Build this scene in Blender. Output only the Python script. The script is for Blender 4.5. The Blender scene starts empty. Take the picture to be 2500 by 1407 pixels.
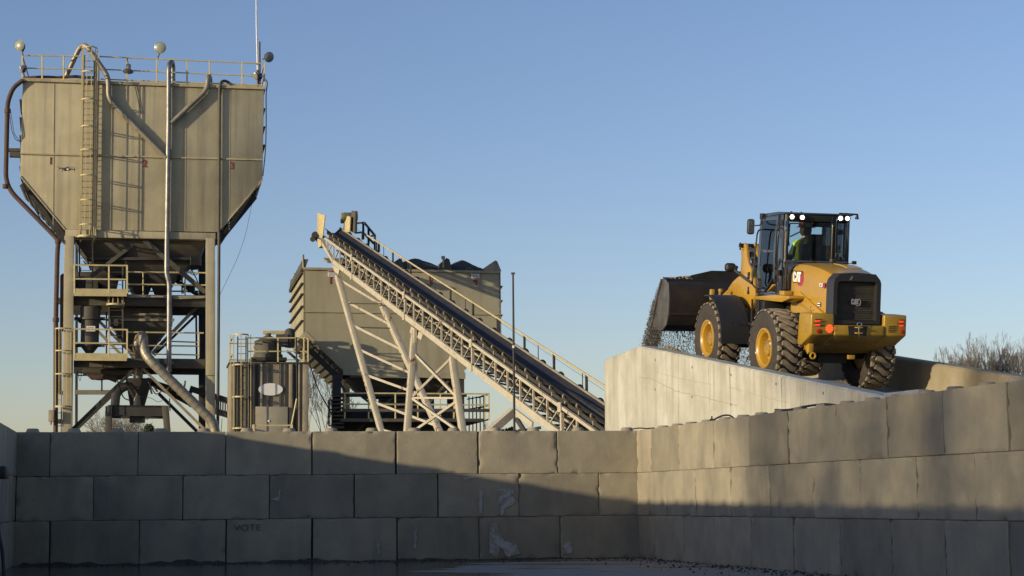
import bpy, bmesh, math, random
from mathutils import Vector as V, Matrix
R=math.radians; PI=math.pi
random.seed(7)
sc=bpy.context.scene
# ---------------- camera
F=4400.; TH=math.atan(523.5/F); RO=R(.5); CH=.81
cam=bpy.data.cameras.new('camera'); camo=bpy.data.objects.new('camera',cam); sc.collection.objects.link(camo); sc.camera=camo
cam.sensor_width=36; cam.sensor_fit='HORIZONTAL'; cam.lens=F/2500*36; cam.clip_start=.1; cam.clip_end=6000
fw=V((0,math.cos(TH),math.sin(TH))); u0=V((0,-math.sin(TH),math.cos(TH))); r0=V((1,0,0))
rt=r0*math.cos(RO)-u0*math.sin(RO); up=r0*math.sin(RO)+u0*math.cos(RO)
m=Matrix((rt,up,-fw)).transposed().to_4x4(); m.translation=V((0,0,CH)); camo.matrix_world=m
CP=V((0,0,CH))
sc.render.resolution_x=1024; sc.render.resolution_y=576
# ---------------- sun and sky
SUND=V((.82,.53,-.150)).normalized()
el=math.asin(-SUND.z); az=math.atan2(-SUND.x,-SUND.y)
w=bpy.data.worlds.new('World'); sc.world=w; w.use_nodes=True; nt=w.node_tree
bg=nt.nodes['Background']; sk=nt.nodes.new('ShaderNodeTexSky'); sk.sky_type='NISHITA'; sk.sun_disc=False
sk.sun_elevation=el; sk.sun_rotation=az; sk.altitude=100; sk.air_density=1.0; sk.dust_density=0.6; sk.ozone_density=2.2
wb=nt.nodes.new('ShaderNodeMix'); wb.data_type='RGBA'; wb.blend_type='MULTIPLY'; wb.inputs[0].default_value=1; wb.inputs[7].default_value=(1.14,1.04,1.21,1) # white balance
nt.links.new(sk.outputs[0],wb.inputs[6]); nt.links.new(wb.outputs[2],bg.inputs[0]); bg.inputs[1].default_value=.15
sl=bpy.data.lights.new('sun','SUN'); sl.energy=4.3; sl.angle=R(.55); sl.color=(1,.845,.575)
so=bpy.data.objects.new('sun',sl); sc.collection.objects.link(so); so.rotation_euler=SUND.to_track_quat('-Z','Y').to_euler(); so.location=(-40,-30,20)
sc.view_settings.view_transform='Standard'; sc.view_settings.look='None'; sc.view_settings.exposure=0.03; sc.view_settings.gamma=1
# ---------------- pixel rays of the photograph, used with real distances
def ray(px,py): return fw+rt*((px-1250)/F)-up*((py-703.5)/F)
def P(px,py,Y): d=ray(px,py); return CP+d*(Y/d.y)
class Fr:
    def __init__(s,o,e1):
        s.o=V(o); s.e1=V((e1[0],e1[1],0)).normalized(); s.e2=V((-s.e1.y,s.e1.x,0))
    def S(s,px,py,v=0):
        d=ray(px,py); t=((s.o-CP).dot(s.e2)+v)/d.dot(s.e2); return CP+d*t
    def W(s,u,v,z): return s.o+s.e1*u+s.e2*v+V((0,0,z))
    def uvz(s,p): q=p-s.o; return (q.dot(s.e1),q.dot(s.e2),q.z)
# ---------------- materials
MT={}
def M(name,col,rough=.6,metal=0,col2=None,scale=2.,var=.5,streak=None,sa=.5,ss=(5,5,.25),rust=None,rt_=.62,rs=3.,bump=0,bs=30,detail=6,emit=None,es=1,spec=.5,coat=0,lo=.35,hi=.65,rnd=0,pit=None,pt_=.63,ps=45):
    if name in MT: return MT[name]
    m=bpy.data.materials.new(name); m.use_nodes=True; n=m.node_tree.nodes; L=m.node_tree.links
    b=n['Principled BSDF']; b.inputs['Roughness'].default_value=rough; b.inputs['Metallic'].default_value=metal
    b.inputs['Specular IOR Level'].default_value=spec; b.inputs['Coat Weight'].default_value=coat; b.inputs['Coat Roughness'].default_value=.08
    tc=n.new('ShaderNodeTexCoord'); src=tc.outputs['Object']
    if rnd:
        oi=n.new('ShaderNodeObjectInfo'); ad=n.new('ShaderNodeVectorMath'); ad.operation='ADD'; ml=n.new('ShaderNodeVectorMath'); ml.operation='SCALE'
        cx=n.new('ShaderNodeCombineXYZ'); 
        for i in range(3): L.new(oi.outputs['Random'],cx.inputs[i])
        L.new(cx.outputs[0],ml.inputs[0]); ml.inputs['Scale'].default_value=57; L.new(src,ad.inputs[0]); L.new(ml.outputs[0],ad.inputs[1]); src=ad.outputs[0]
    def noise(sc_,det=6,vec=None,dist=0):
        t=n.new('ShaderNodeTexNoise'); t.inputs['Scale'].default_value=sc_; t.inputs['Detail'].default_value=det; t.inputs['Roughness'].default_value=.6; t.inputs['Distortion'].default_value=dist
        L.new(vec or src,t.inputs['Vector']); return t.outputs['Fac']
    def ramp(f,a,b_):
        r=n.new('ShaderNodeMapRange'); r.inputs['From Min'].default_value=a; r.inputs['From Max'].default_value=b_; L.new(f,r.inputs['Value']); return r.outputs[0]
    def mix(fac,a,b_,k=None):
        x=n.new('ShaderNodeMix'); x.data_type='RGBA'
        if k is not None:
            q=n.new('ShaderNodeMath'); q.operation='MULTIPLY'; L.new(fac,q.inputs[0]); q.inputs[1].default_value=k; fac=q.outputs[0]
        L.new(fac,x.inputs[0])
        for i,c in ((6,a),(7,b_)):
            if isinstance(c,tuple): x.inputs[i].default_value=(*c,1)
            else: L.new(c,x.inputs[i])
        return x.outputs[2]
    cur=tuple(col)
    if col2 is None and var: col2=tuple(c*.78 for c in col)
    if col2: cur=mix(ramp(noise(scale,detail),lo,hi),cur,tuple(col2),min(1,var*2))
    if streak:
        mp=n.new('ShaderNodeMapping'); mp.inputs['Scale'].default_value=ss; L.new(src,mp.inputs['Vector'])
        cur=mix(ramp(noise(1,5,mp.outputs[0]),.48,.72),cur,tuple(streak),sa)
    if rnd:
        x=n.new('ShaderNodeHueSaturation'); mr=n.new('ShaderNodeMapRange'); L.new(oi.outputs['Random'],mr.inputs['Value']); mr.inputs['To Min'].default_value=1-rnd; mr.inputs['To Max'].default_value=1+rnd
        L.new(mr.outputs[0],x.inputs['Value']); L.new(cur,x.inputs['Color']); cur=x.outputs[0]
    if rust:
        f=ramp(noise(rs,8,dist=.6),rt_,rt_+.06); cur=mix(f,cur,tuple(rust))
    if pit: cur=mix(ramp(noise(ps,4),pt_,pt_+.05),cur,tuple(pit),.75)
    if isinstance(cur,tuple): b.inputs['Base Color'].default_value=(*cur,1)
    else: L.new(cur,b.inputs['Base Color'])
    if bump:
        bn=n.new('ShaderNodeBump'); bn.inputs['Strength'].default_value=1; bn.inputs['Distance'].default_value=bump; L.new(noise(bs,8),bn.inputs['Height']); L.new(bn.outputs[0],b.inputs['Normal'])
    if emit: b.inputs['Emission Color'].default_value=(*emit,1); b.inputs['Emission Strength'].default_value=es
    MT[name]=m; return m
tan=M('tank paint',(.50,.445,.285),.75,col2=(.38,.335,.215),scale=.5,streak=(.25,.215,.155),sa=.7,ss=(2.6,2.6,.10),rust=(.17,.12,.08),rt_=.71,bump=.012,bs=2.2,var=.9)
tan2=M('pale steel paint',(.36,.31,.22),.7,col2=(.22,.19,.13),scale=1.2,streak=(.12,.10,.08),sa=.4,rust=(.16,.08,.04),rt_=.72)
binp=M('bin paint',(.38,.345,.235),.75,col2=(.31,.28,.185),scale=.4,streak=(.17,.14,.10),sa=.35,ss=(2,2,.15),rust=(.16,.09,.05),rt_=.76,bump=.01,bs=2.5)
darks=M('dark steel',(.05,.048,.043),.75,col2=(.032,.03,.027),scale=1.5,rust=(.07,.04,.025),rt_=.62)
mids=M('mid steel',(.105,.095,.072),.75,col2=(.065,.06,.046),scale=1,streak=(.07,.06,.05),rust=(.10,.06,.04),rt_=.66)
yelr=M('cream rail paint',(.56,.47,.24),.6,col2=(.47,.39,.20),scale=3,rust=(.16,.09,.05),rt_=.66,rs=5)
white=M('cream white truss paint',(.50,.45,.335),.65,col2=(.42,.375,.28),scale=2,rust=(.17,.08,.045),rt_=.60,rs=3.2)
galv=M('galvanised steel',(.30,.295,.28),.5,.8,col2=(.19,.185,.175),scale=3,bump=.004,bs=6)
galvd=M('dull duct steel',(.33,.30,.23),.5,.4,col2=(.24,.21,.16),scale=2,rust=(.14,.10,.07),rt_=.68,bump=.006,bs=5)
rusty=M('rusty pipe',(.115,.065,.045),.8,col2=(.07,.045,.035),scale=4)
black=M('black rubber',(.02,.02,.021),.7,var=.2)
belt=M('belt rubber',(.014,.017,.028),.6,col2=(.03,.029,.03),scale=1.5,var=.7,spec=.25)
gravel=M('dark gravel',(.07,.063,.055),.95,col2=(.03,.028,.026),scale=14,bump=.06,bs=9)
redp=M('red stencil paint',(.26,.035,.03),.7,col2=(.20,.04,.03),scale=8)
lampg=M('lamp glass',(.27,.29,.24),.3,0,var=0)
alum=M('lamp aluminium',(.55,.55,.55),.4,.8,var=.2)
whitep=M('white sign paint',(.75,.74,.70),.6,var=.1)
grayp=M('grey print',(.2,.2,.2),.6,var=0)
conc=M('block concrete',(.322,.278,.192),.9,col2=(.24,.21,.152),var=.8,scale=2.0,streak=(.13,.12,.095),sa=.5,ss=(2.4,2.4,.7),rust=(.44,.43,.42),rt_=.72,rs=1.4,bump=.0035,bs=45,rnd=.16,pit=(.075,.07,.06),pt_=.66,ps=38)
rconc=M('ramp concrete',(.54,.525,.445),.85,col2=(.41,.39,.31),scale=1.6,var=.8,streak=(.30,.27,.20),sa=.6,ss=(3.2,3.2,.14),rust=(.31,.27,.20),rt_=.70,rs=2.4,bump=.006,bs=14)
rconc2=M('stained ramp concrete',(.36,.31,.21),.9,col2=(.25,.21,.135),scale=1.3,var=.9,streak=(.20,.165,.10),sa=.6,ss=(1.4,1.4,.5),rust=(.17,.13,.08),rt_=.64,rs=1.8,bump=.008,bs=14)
# ---------------- mesh builder
def frame(d,upv=V((0,0,1))):
    d=d.normalized()
    if abs(d.dot(upv))>.995: upv=V((1,0,0)) if abs(d.x)<.9 else V((0,1,0))
    a=d.cross(upv).normalized(); return a,a.cross(d).normalized()
def fil(pts,rad,n=5):
    pts=[V(p) for p in pts]; out=[pts[0]]
    for i in range(1,len(pts)-1):
        a,b,c=pts[i-1],pts[i],pts[i+1]; k=min(rad,(a-b).length*.48,(c-b).length*.48)
        p=b+(a-b).normalized()*k; q=b+(c-b).normalized()*k
        for j in range(n+1):
            t=j/n; out.append(p*(1-t)**2+b*2*t*(1-t)+q*t*t)
    out.append(pts[-1]); return out
def root(o):
    while o.parent: o=o.parent
    return o
NOSPLIT={'spilled_gravel','crown','sign_print','decal_print','letter','numeral','model_number','scratched_writing','grille','wheel','logo_outline','pull_cord','trunk','hub','feed_belt','fender_x','seam','badge','decal'}
class MB:
    def __init__(s): s.v=[]; s.f=[]; s.mi=[]; s.k=0; s.g=[]
    def add(s,vs,fs):
        b=len(s.v); s.g.append((b,b+len(vs),len(s.f),len(s.f)+len(fs))); s.v+= [V(x) for x in vs]; s.f+=[tuple(i+b for i in f) for f in fs]; s.mi+=[s.k]*len(fs); return s
    def box(s,c,dx,dy,dz,X=V((1,0,0)),Y=V((0,1,0)),Z=V((0,0,1))):
        c=V(c); vs=[c+X*(i*dx/2)+Y*(j*dy/2)+Z*(k*dz/2) for i in(-1,1) for j in(-1,1) for k in(-1,1)]
        return s.add(vs,[(0,1,3,2),(4,6,7,5),(0,4,5,1),(2,3,7,6),(0,2,6,4),(1,5,7,3)])
    def bar(s,p,q,w,h=None,upv=V((0,0,1))):
        p=V(p);q=V(q); h=h or w; a,b=frame(q-p,upv)
        vs=[e+a*(i*w/2)+b*(j*h/2) for e in(p,q) for i,j in((-1,-1),(1,-1),(1,1),(-1,1))]
        return s.add(vs,[(3,2,1,0),(4,5,6,7)]+[(i,(i+1)%4,(i+1)%4+4,i+4) for i in range(4)])
    def tube(s,pts,r,n=8,cap=True,closed=False):
        pts=[V(p) for p in pts]; N=len(pts); rs=r if isinstance(r,(list,tuple)) else [r]*N
        d=(pts[1]-pts[0]).normalized(); a,b=frame(d); vs=[]
        for i,p in enumerate(pts):
            nd=(pts[min(i+1,N-1)]-pts[max(i-1,0)])
            if closed: nd=pts[(i+1)%N]-pts[i-1]
            nd=nd.normalized() if nd.length>1e-9 else d
            a=(a-nd*a.dot(nd)); a=a.normalized() if a.length>1e-6 else frame(nd)[0]; b=a.cross(nd)
            for j in range(n): t=2*PI*j/n; vs.append(p+(a*math.cos(t)+b*math.sin(t))*rs[i])
        fs=[]
        for i in range(N if closed else N-1):
            k=(i+1)%N
            for j in range(n): j2=(j+1)%n; fs.append((i*n+j,i*n+j2,k*n+j2,k*n+j))
        if cap and not closed: fs+=[tuple(range(n)),tuple(range((N-1)*n,N*n))]
        return s.add(vs,fs)
    def prism(s,poly,vec):
        n=len(poly); vec=V(vec); vs=[V(p) for p in poly]+[V(p)+vec for p in poly]
        return s.add(vs,[tuple(range(n-1,-1,-1)),tuple(range(n,2*n))]+[(i,(i+1)%n,(i+1)%n+n,i+n) for i in range(n)])
    def lathe(s,o,ax,prof,n=20,sx=1.,upv=V((0,0,1)),cap=True):
        o=V(o); ax=V(ax).normalized(); a,b=frame(ax,upv); vs=[]; fs=[]
        for r,h in prof:
            for j in range(n): t=2*PI*j/n; vs.append(o+ax*h+(a*math.cos(t)*sx+b*math.sin(t))*r)
        m=len(prof)
        for i in range(m-1):
            for j in range(n): j2=(j+1)%n; fs.append((i*n+j,i*n+j2,(i+1)*n+j2,(i+1)*n+j))
        if cap and prof[0][0]>1e-4: fs.append(tuple(range(n)))
        if cap and prof[-1][0]>1e-4: fs.append(tuple(range((m-1)*n,m*n)))
        return s.add(vs,fs)
    def loft(s,secs,cap=True):
        n=len(secs[0]); vs=[p for c in secs for p in c]; fs=[]
        for i in range(len(secs)-1):
            for j in range(n): j2=(j+1)%n; fs.append((i*n+j,i*n+j2,(i+1)*n+j2,(i+1)*n+j))
        if cap: fs+=[tuple(range(n)),tuple(range((len(secs)-1)*n,len(secs)*n))]
        return s.add(vs,fs)
    def clusters(s):
        G=[g for g in s.g if g[1]>g[0]]; bb=[]
        for g in G:
            p=s.v[g[0]:g[1]]; bb.append([min(v[i] for v in p)-.012 for i in range(3)]+[max(v[i] for v in p)+.012 for i in range(3)])
        par=list(range(len(G)))
        def fd(a):
            while par[a]!=a: par[a]=par[par[a]]; a=par[a]
            return a
        for i in range(len(G)):
            for j in range(i):
                if all(bb[i][k]<=bb[j][k+3] and bb[j][k]<=bb[i][k+3] for k in range(3)): par[fd(i)]=fd(j)
        d={}
        for i in range(len(G)): d.setdefault(fd(i),[]).append(G[i])
        return list(d.values())
    def build(s,name,mat,parent=None,bev=0,sharp=38,world=True,seg=2):
        if parent and name not in NOSPLIT and 1<len(s.g)<400 and len(s.g)*1.0>1:
            cl=s.clusters()
            if 1<len(cl)<=100:
                first=None
                for c in cl:
                    q=MB()
                    for g in c:
                        b=len(q.v); q.v+=s.v[g[0]:g[1]]; 
                        for fi in range(g[2],g[3]): q.f.append(tuple(i-g[0]+b for i in s.f[fi])); q.mi.append(s.mi[fi])
                    o=q.build(name,mat,parent,bev,sharp,world,seg); first=first or o
                return first
        me=bpy.data.meshes.new(name); off=V((0,0,0))
        if parent and world: off=root(parent).location.copy()
        me.from_pydata([v-off for v in s.v],[],s.f)
        mats=mat if isinstance(mat,(list,tuple)) else [mat]
        for q in mats: me.materials.append(q)
        me.polygons.foreach_set('material_index',s.mi)
        bm=bmesh.new(); bm.from_mesh(me); bmesh.ops.remove_doubles(bm,verts=bm.verts,dist=1e-5); bmesh.ops.recalc_face_normals(bm,faces=bm.faces)
        if bev:
            es=[e for e in bm.edges if len(e.link_faces)==2 and e.calc_face_angle(0)>R(25)]
            bmesh.ops.bevel(bm,geom=es,offset=bev,segments=seg,affect='EDGES',profile=.5,clamp_overlap=True)
        for f in bm.faces: f.smooth=True
        for e in bm.edges: e.smooth = not(len(e.link_faces)!=2 or e.calc_face_angle(0)>R(sharp))
        bm.to_mesh(me); bm.free()
        o=bpy.data.objects.new(name,me); sc.collection.objects.link(o)
        if parent: o.parent=parent
        return o
def thing(name,label,cat,loc,group=None,rot=None):
    o=bpy.data.objects.new(name,None); sc.collection.objects.link(o); o.location=loc; o.empty_display_size=.3
    if rot is not None: o.rotation_euler=rot
    return tag(o,label,cat,group)
def tag(o,label=None,cat=None,group=None,kind=None):
    if label: o['label']=label
    if cat: o['category']=cat
    if group: o['group']=group
    if kind: o['kind']=kind
    return o
def rebase(o,loc):
    loc=V(loc); o.data.transform(Matrix.Translation(-loc)); o.location=loc; return o
def text_mb(mb,txt,o,ex,ez,h,th,sx=1.,bold=0.0,shear=0):
    cu=bpy.data.curves.new('tx','FONT'); cu.body=txt; cu.size=1; cu.offset=bold; cu.extrude=0; cu.shear=shear
    ob=bpy.data.objects.new('tx',cu); sc.collection.objects.link(ob); dg=bpy.context.evaluated_depsgraph_get(); me=bpy.data.meshes.new_from_object(ob.evaluated_get(dg))
    xs=[v.co.x for v in me.vertices]; ys=[v.co.y for v in me.vertices]; k=h/(max(ys)-min(ys)); x0=min(xs); y0=min(ys)
    nrm=ez.cross(ex).normalized()*-1
    vs=[o+ex*((v.co.x-x0)*k*sx)+ez*((v.co.y-y0)*k) for v in me.vertices]
    n=len(vs); fs=[tuple(p.vertices) for p in me.polygons]
    mb.add([v+nrm*th for v in vs],fs)
    be={}
    for f in fs:
        for i in range(len(f)):
            e=(f[i],f[(i+1)%len(f)]); be[e]=1
    side=[e for e in be if (e[1],e[0]) not in be]
    b=len(mb.v); mb.add([v+nrm*th for v in vs]+vs,[(e[0],e[1],e[1]+n,e[0]+n) for e in side])
    bpy.data.objects.remove(ob); return (max(xs)-x0)*k*sx
def rail(mb,A,B,zs,r=.022,posts=0,pr=.025,z0=0):
    """horizontal rails at heights zs above A-B, posts evenly"""
    A=V(A);B=V(B)
    for z in zs: mb.tube([A+V((0,0,z)),B+V((0,0,z))],r,6)
    if posts:
        for i in range(posts):
            p=A.lerp(B,i/(posts-1) if posts>1 else .5); mb.tube([p+V((0,0,z0)),p+V((0,0,max(zs)))],pr,6)
# ================= ground, bin floor
g=MB(); g.add([(-3000,-600,0),(3000,-600,0),(3000,5000,0),(-3000,5000,0)],[(0,1,2,3)])
gm=M('yard ground',(.10,.095,.08),.95,col2=(.07,.065,.055),scale=.4,bump=.01,bs=5)
tag(g.build('ground',gm),kind='structure')
Lc=P(38,1238,24.8); Lc.z=0; Rc=P(1556,1224,26.2); Rc.z=0
near=P(2462,1216,15.95); near.z=0; lnear=P(0,1238,22.2); lnear.z=0
FB=Fr(Lc,Rc-Lc); FRW=Fr(Rc,near-Rc)      # back wall; right wall (e2 of it points away from the bin -> right side)
dL=(lnear-Lc).normalized(); dR=(near-Rc).normalized()
# wet floor slab
fm=bpy.data.materials.new('wet concrete floor'); fm.use_nodes=True; n=fm.node_tree.nodes; L=fm.node_tree.links; b=n['Principled BSDF']
tc=n.new('ShaderNodeTexCoord'); mp=n.new('ShaderNodeMapping'); mp.inputs['Scale'].default_value=(.35,.8,1); mp.inputs['Location'].default_value=(3.1,1.3,0); L.new(tc.outputs['Object'],mp.inputs[0])
t=n.new('ShaderNodeTexNoise'); t.inputs['Scale'].default_value=.9; t.inputs['Detail'].default_value=5; L.new(mp.outputs[0],t.inputs['Vector'])
sx=n.new('ShaderNodeSeparateXYZ'); L.new(tc.outputs['Object'],sx.inputs[0]); mr0=n.new('ShaderNodeMapRange'); L.new(sx.outputs[0],mr0.inputs['Value']); mr0.inputs['From Min'].default_value=-3.; mr0.inputs['From Max'].default_value=2.2; mr0.inputs['To Min'].default_value=.17; mr0.inputs['To Max'].default_value=-.16
ad=n.new('ShaderNodeMath'); ad.operation='ADD'; L.new(t.outputs['Fac'],ad.inputs[0]); L.new(mr0.outputs[0],ad.inputs[1])
mr=n.new('ShaderNodeMapRange'); mr.inputs['From Min'].default_value=.46; mr.inputs['From Max'].default_value=.50; L.new(ad.outputs[0],mr.inputs['Value'])
t2=n.new('ShaderNodeTexNoise'); t2.inputs['Scale'].default_value=3; t2.inputs['Detail'].default_value=8; L.new(tc.outputs['Object'],t2.inputs['Vector'])
mx0=n.new('ShaderNodeMix'); mx0.data_type='RGBA'; L.new(t2.outputs['Fac'],mx0.inputs[0]); mx0.inputs[6].default_value=(.16,.15,.13,1); mx0.inputs[7].default_value=(.30,.28,.24,1)
mx=n.new('ShaderNodeMix'); mx.data_type='RGBA'; L.new(mr.outputs[0],mx.inputs[0]); L.new(mx0.outputs[2],mx.inputs[6]); mx.inputs[7].default_value=(.035,.033,.03,1); L.new(mx.outputs[2],b.inputs['Base Color'])
mr2=n.new('ShaderNodeMapRange'); L.new(mr.outputs[0],mr2.inputs['Value']); mr2.inputs['To Min'].default_value=.75; mr2.inputs['To Max'].default_value=.16; L.new(mr2.outputs[0],b.inputs['Roughness'])
bn=n.new('ShaderNodeBump'); bn.inputs['Distance'].default_value=.01; q=n.new('ShaderNodeMath'); q.operation='SUBTRACT'; q.inputs[0].default_value=1; L.new(mr.outputs[0],q.inputs[1]); L.new(q.outputs[0],bn.inputs['Strength']); L.new(t2.outputs['Fac'],bn.inputs['Height']); L.new(bn.outputs[0],b.inputs['Normal'])
g=MB(); A=Lc+dL*24; B=Rc+dR*24; g.add([Lc+V((0,0,.004)),Rc+V((0,0,.004)),B+V((0,0,.004)),A+V((0,0,.004))],[(3,2,1,0)])
tag(g.build('bin_floor',fm),kind='structure')
# ================= block walls
def block(o,e,nrm,L_,hz,seed,nubs=True,th=.61,detail=True,gap=.006):
    """o bottom front left corner; e along; nrm outward (front face normal)"""
    rnd=random.Random(seed); mb=MB(); L_-=gap*2; hh=hz-.003
    def ax(L,n):
        e_=[0,.007,.016,.03,.045]; c=[L*i/n for i in range(1,n)]; return e_+[x for x in c if .06<x<L-.06]+[L-.045,L-.03,L-.016,L-.007,L]
    nx=max(3,int(L_/.045)) if detail else 2
    X=ax(L_,nx); Zs=ax(hh,13 if detail else 2); Y=[0,.007,.02,.05,th*.5,th-.02,th]
    ph=[rnd.uniform(0,6.28) for _ in range(8)]; tilt=rnd.uniform(-.004,.004); push=rnd.uniform(-.007,.007)
    def ns(a,b_,c): return (math.sin(a*23+ph[0])*math.sin(b_*19+ph[1])+math.sin(a*51+b_*37+ph[2]+c*11)*.6+math.sin(c*29+a*13+ph[3])*.5)/2
    chips=[(*((rnd.choice([0,L_]),rnd.uniform(0,hh)) if rnd.random()<.4 else (rnd.uniform(0,L_),rnd.choice([0,hh]))), rnd.choice([rnd.uniform(.015,.035),rnd.uniform(.02,.055)])) for _ in range(rnd.randint(14,30))]
    def pos(x,y,z):
        r=.007+.003*ns(x*2,z*2,y)
        cx=min(max(x,r),L_-r); cy=min(max(y,r),th-r); cz=min(max(z,r),hh-r)
        d=V((x-cx,y-cy,z-cz)); 
        if d.length>1e-9: p=V((cx,cy,cz))+d.normalized()*r
        else: p=V((x,y,z))
        k=.0022*ns(x,z,y)+.0012*math.sin(x*90+z*130+ph[4])*math.sin(z*75-x*60+ph[5])
        for (qx,qz,qr) in chips:
            dd=math.hypot(x-qx,z-qz)
            if dd<qr and y<.1: k+=min(.03,qr*.5)*(1-dd/qr)**.6*(1-y/.1)
        p.y+=k+push+tilt*z
        return o+e*(p.x+gap)+nrm*(-p.y)+V((0,0,p.z+.0015))
    vid={}; vs=[]; fs=[]
    def vi(i,j,k):
        t=(i,j,k)
        if t not in vid: vid[t]=len(vs); vs.append(pos(X[i],Y[j],Zs[k]))
        return vid[t]
    I,J,K=len(X)-1,len(Y)-1,len(Zs)-1
    for i in range(I):
        for k in range(K):
            fs.append((vi(i,0,k),vi(i+1,0,k),vi(i+1,0,k+1),vi(i,0,k+1))); fs.append((vi(i,J,k),vi(i,J,k+1),vi(i+1,J,k+1),vi(i+1,J,k)))
        for j in range(J):
            fs.append((vi(i,j,0),vi(i,j+1,0),vi(i+1,j+1,0),vi(i+1,j,0))); fs.append((vi(i,j,K),vi(i+1,j,K),vi(i+1,j+1,K),vi(i,j+1,K)))
    for j in range(J):
        for k in range(K):
            fs.append((vi(0,j,k),vi(0,j,k+1),vi(0,j+1,k+1),vi(0,j+1,k))); fs.append((vi(I,j,k),vi(I,j+1,k),vi(I,j+1,k+1),vi(I,j,k+1)))
    mb.add(vs,fs)
    if nubs:
        m_=max(1,round(L_/.61))
        for q in range(m_):
            c=o+e*(L_*(q+.5)/m_)+nrm*(-th/2)+V((0,0,hh+.002))
            mb.lathe(c,V((0,0,1)),[(.105,-.01),(.10,0),(.078,.05),(.068,.058),(0,.058)],18)
    return mb
def wall(name,label,o,e,nrm,courses,joints_list,detail=True,start=0,hz=.61,group=None):
    t=thing(name,label,'block wall',o,group); k=0
    for c in range(courses):
        js=joints_list[c%len(joints_list)] 
        for a,b_ in zip(js,js[1:]):
            mb=block(o+e*a+V((0,0,c*hz)),e,nrm,b_-a,hz,1000+k*7+c*131+len(name),nubs=(c==courses-1),detail=detail,gap=random.Random(k*3+c).choice([.003,.005,.008,.013]))
            mb.build('concrete_block',conc,t,sharp=60); k+=1
    a=joints_list[0][0]+.05; b_=max(j[-1] for j in joints_list)-.05; mb=MB(); p=o+e*a-nrm*.32; mb.prism([p,p+e*(b_-a),p+e*(b_-a)-nrm*.03,p-nrm*.03],V((0,0,hz*courses-.04))); mb.build('joint_light_stop',darks,t)  # hidden dark panel added inside the wall to stop light through the joints
    return t
def uj(fr_,pxs,py,nrmsign=0):
    return [fr_.uvz(fr_.S(x,py,0))[0] for x in pxs]
U=FB
bt=uj(U,[122,337,551,761,967,1168,1361],1110); bm_=uj(U,[228,446,658,864,1070,1267,1462],1215); bb=uj(U,[122,340,551,762,970,1170,1368],1320)
Lb=(Rc-Lc).length
nb=-U.e2
wall('block_wall','long back wall of three courses of grey concrete blocks, lower left half in shade',Lc,U.e1,nb,3,[[-.6]+bb+[Lb+.3],[-.5,0.0]+bm_+[Lb+.3],[-.6]+bt+[Lb+.3]])
U=FRW; nr=-V((U.e2.x,U.e2.y,0)) if U.e2.x>0 else U.e2
tt=uj(U,[1588,1655,1740,1828,1923,2039,2166,2305,2462],1060); tm=uj(U,[1626,1699,1783,1878,1984,2102,2238,2380],1200); tb=uj(U,[1597,1668,1744,1833,1936,2048,2173,2305,2462],1300)
ext=lambda l: l+[l[-1]+1.22*i for i in (1,2,3)]
wall('block_wall','right wall of pale concrete blocks running towards the viewer below the ramp',Rc,U.e1,nr,3,[[0]+ext(tb),[0]+ext(tm),[0]+ext(tt)])
nl=V((-dL.y,dL.x,0)); nl=nl if nl.x>0 else -nl
run=lambda off,Lm,st=1.22:[0]+[off+st*i for i in range(int((Lm-off)/st)+1)]
wall('block_wall','sliver of the dark left wall of concrete blocks at the left edge',Lc,dL,nl,3,[run(1.22,20),run(.61,20),run(1.22,20)],detail=True)
# taller neighbouring bay wall beyond the left wall (it shades this bay)
ob=Lc+nl*-1.2+dL*.3
wall('block_wall','taller block wall of the neighbouring bay beyond the left wall',ob,dL,nl,4,[run(1.22,23),run(.61,23)],detail=False)
# ================= ramp
rA=P(1559,845,33.); HA=rA.z; 
rd=V((.25,-.97,0)).normalized(); rr=V((.97,.25,0)).normalized()
rA0=V((rA.x,rA.y,0)); sl_=math.tan(R(8.6))
ramp=thing('loading_ramp','pale poured concrete ramp with low side walls carrying the yellow loader','ramp',rA0)
def rp(t,w_,dz): # along slope
    return rA0+rd*t+rr*w_+V((0,0,HA-sl_*max(t,0)+dz))
def rwall(w0,w1,t0,t1,endshift=0):
    mb=MB(); ts=[t0]+([0] if t0<0 else [])+[t1]
    secs=[]
    for t in ts:
        sh=rr*(-.0)+ (rr*(endshift*t/t0) if t<0 else V((0,0,0)))
        c=.03; w0_,w1_=min(w0,w1),max(w0,w1)
        sec=[rp(t,w0_,0)*1,rp(t,w0_,-c),rp(t,w0_+c,0),rp(t,w1_-c,0),rp(t,w1_,-c),rp(t,w1_,0)]
        a=rp(t,w0_,0); a.z=-.1; b_=rp(t,w1_,0); b_.z=-.1
        secs.append([q+sh for q in (a,rp(t,w0_,-c),rp(t,w0_+c,0),rp(t,w1_-c,0),rp(t,w1_,-c),b_)])
    mb.loft(secs); return mb
rwall(0,.3,-3.15,23,endshift=.32).build('side_wall',rconc,ramp)
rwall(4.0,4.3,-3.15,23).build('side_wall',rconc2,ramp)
fl=MB(); secs=[]
for t in (-2.9,0,23): w0=.25+max(0,-t)*.1016; secs.append([rp(t,w0,-.56),rp(t,4.05,-.56),rp(t,4.05,-.8),rp(t,w0,-.8)])
fl.loft(secs)
rfl=M('ramp floor dirt',(.46,.39,.28),.95,col2=(.30,.25,.18),scale=1.6,bump=.02,bs=9,detail=8)
fl.build('ramp_deck',rfl,ramp)
e=MB(); a=rp(-2.9,.55,-.56);b_=rp(-2.9,4,-.56); e.prism([V((a.x,a.y,0)),V((b_.x,b_.y,0)),b_,a],rd*.25); e.build('end_wall',rconc,ramp)
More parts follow.
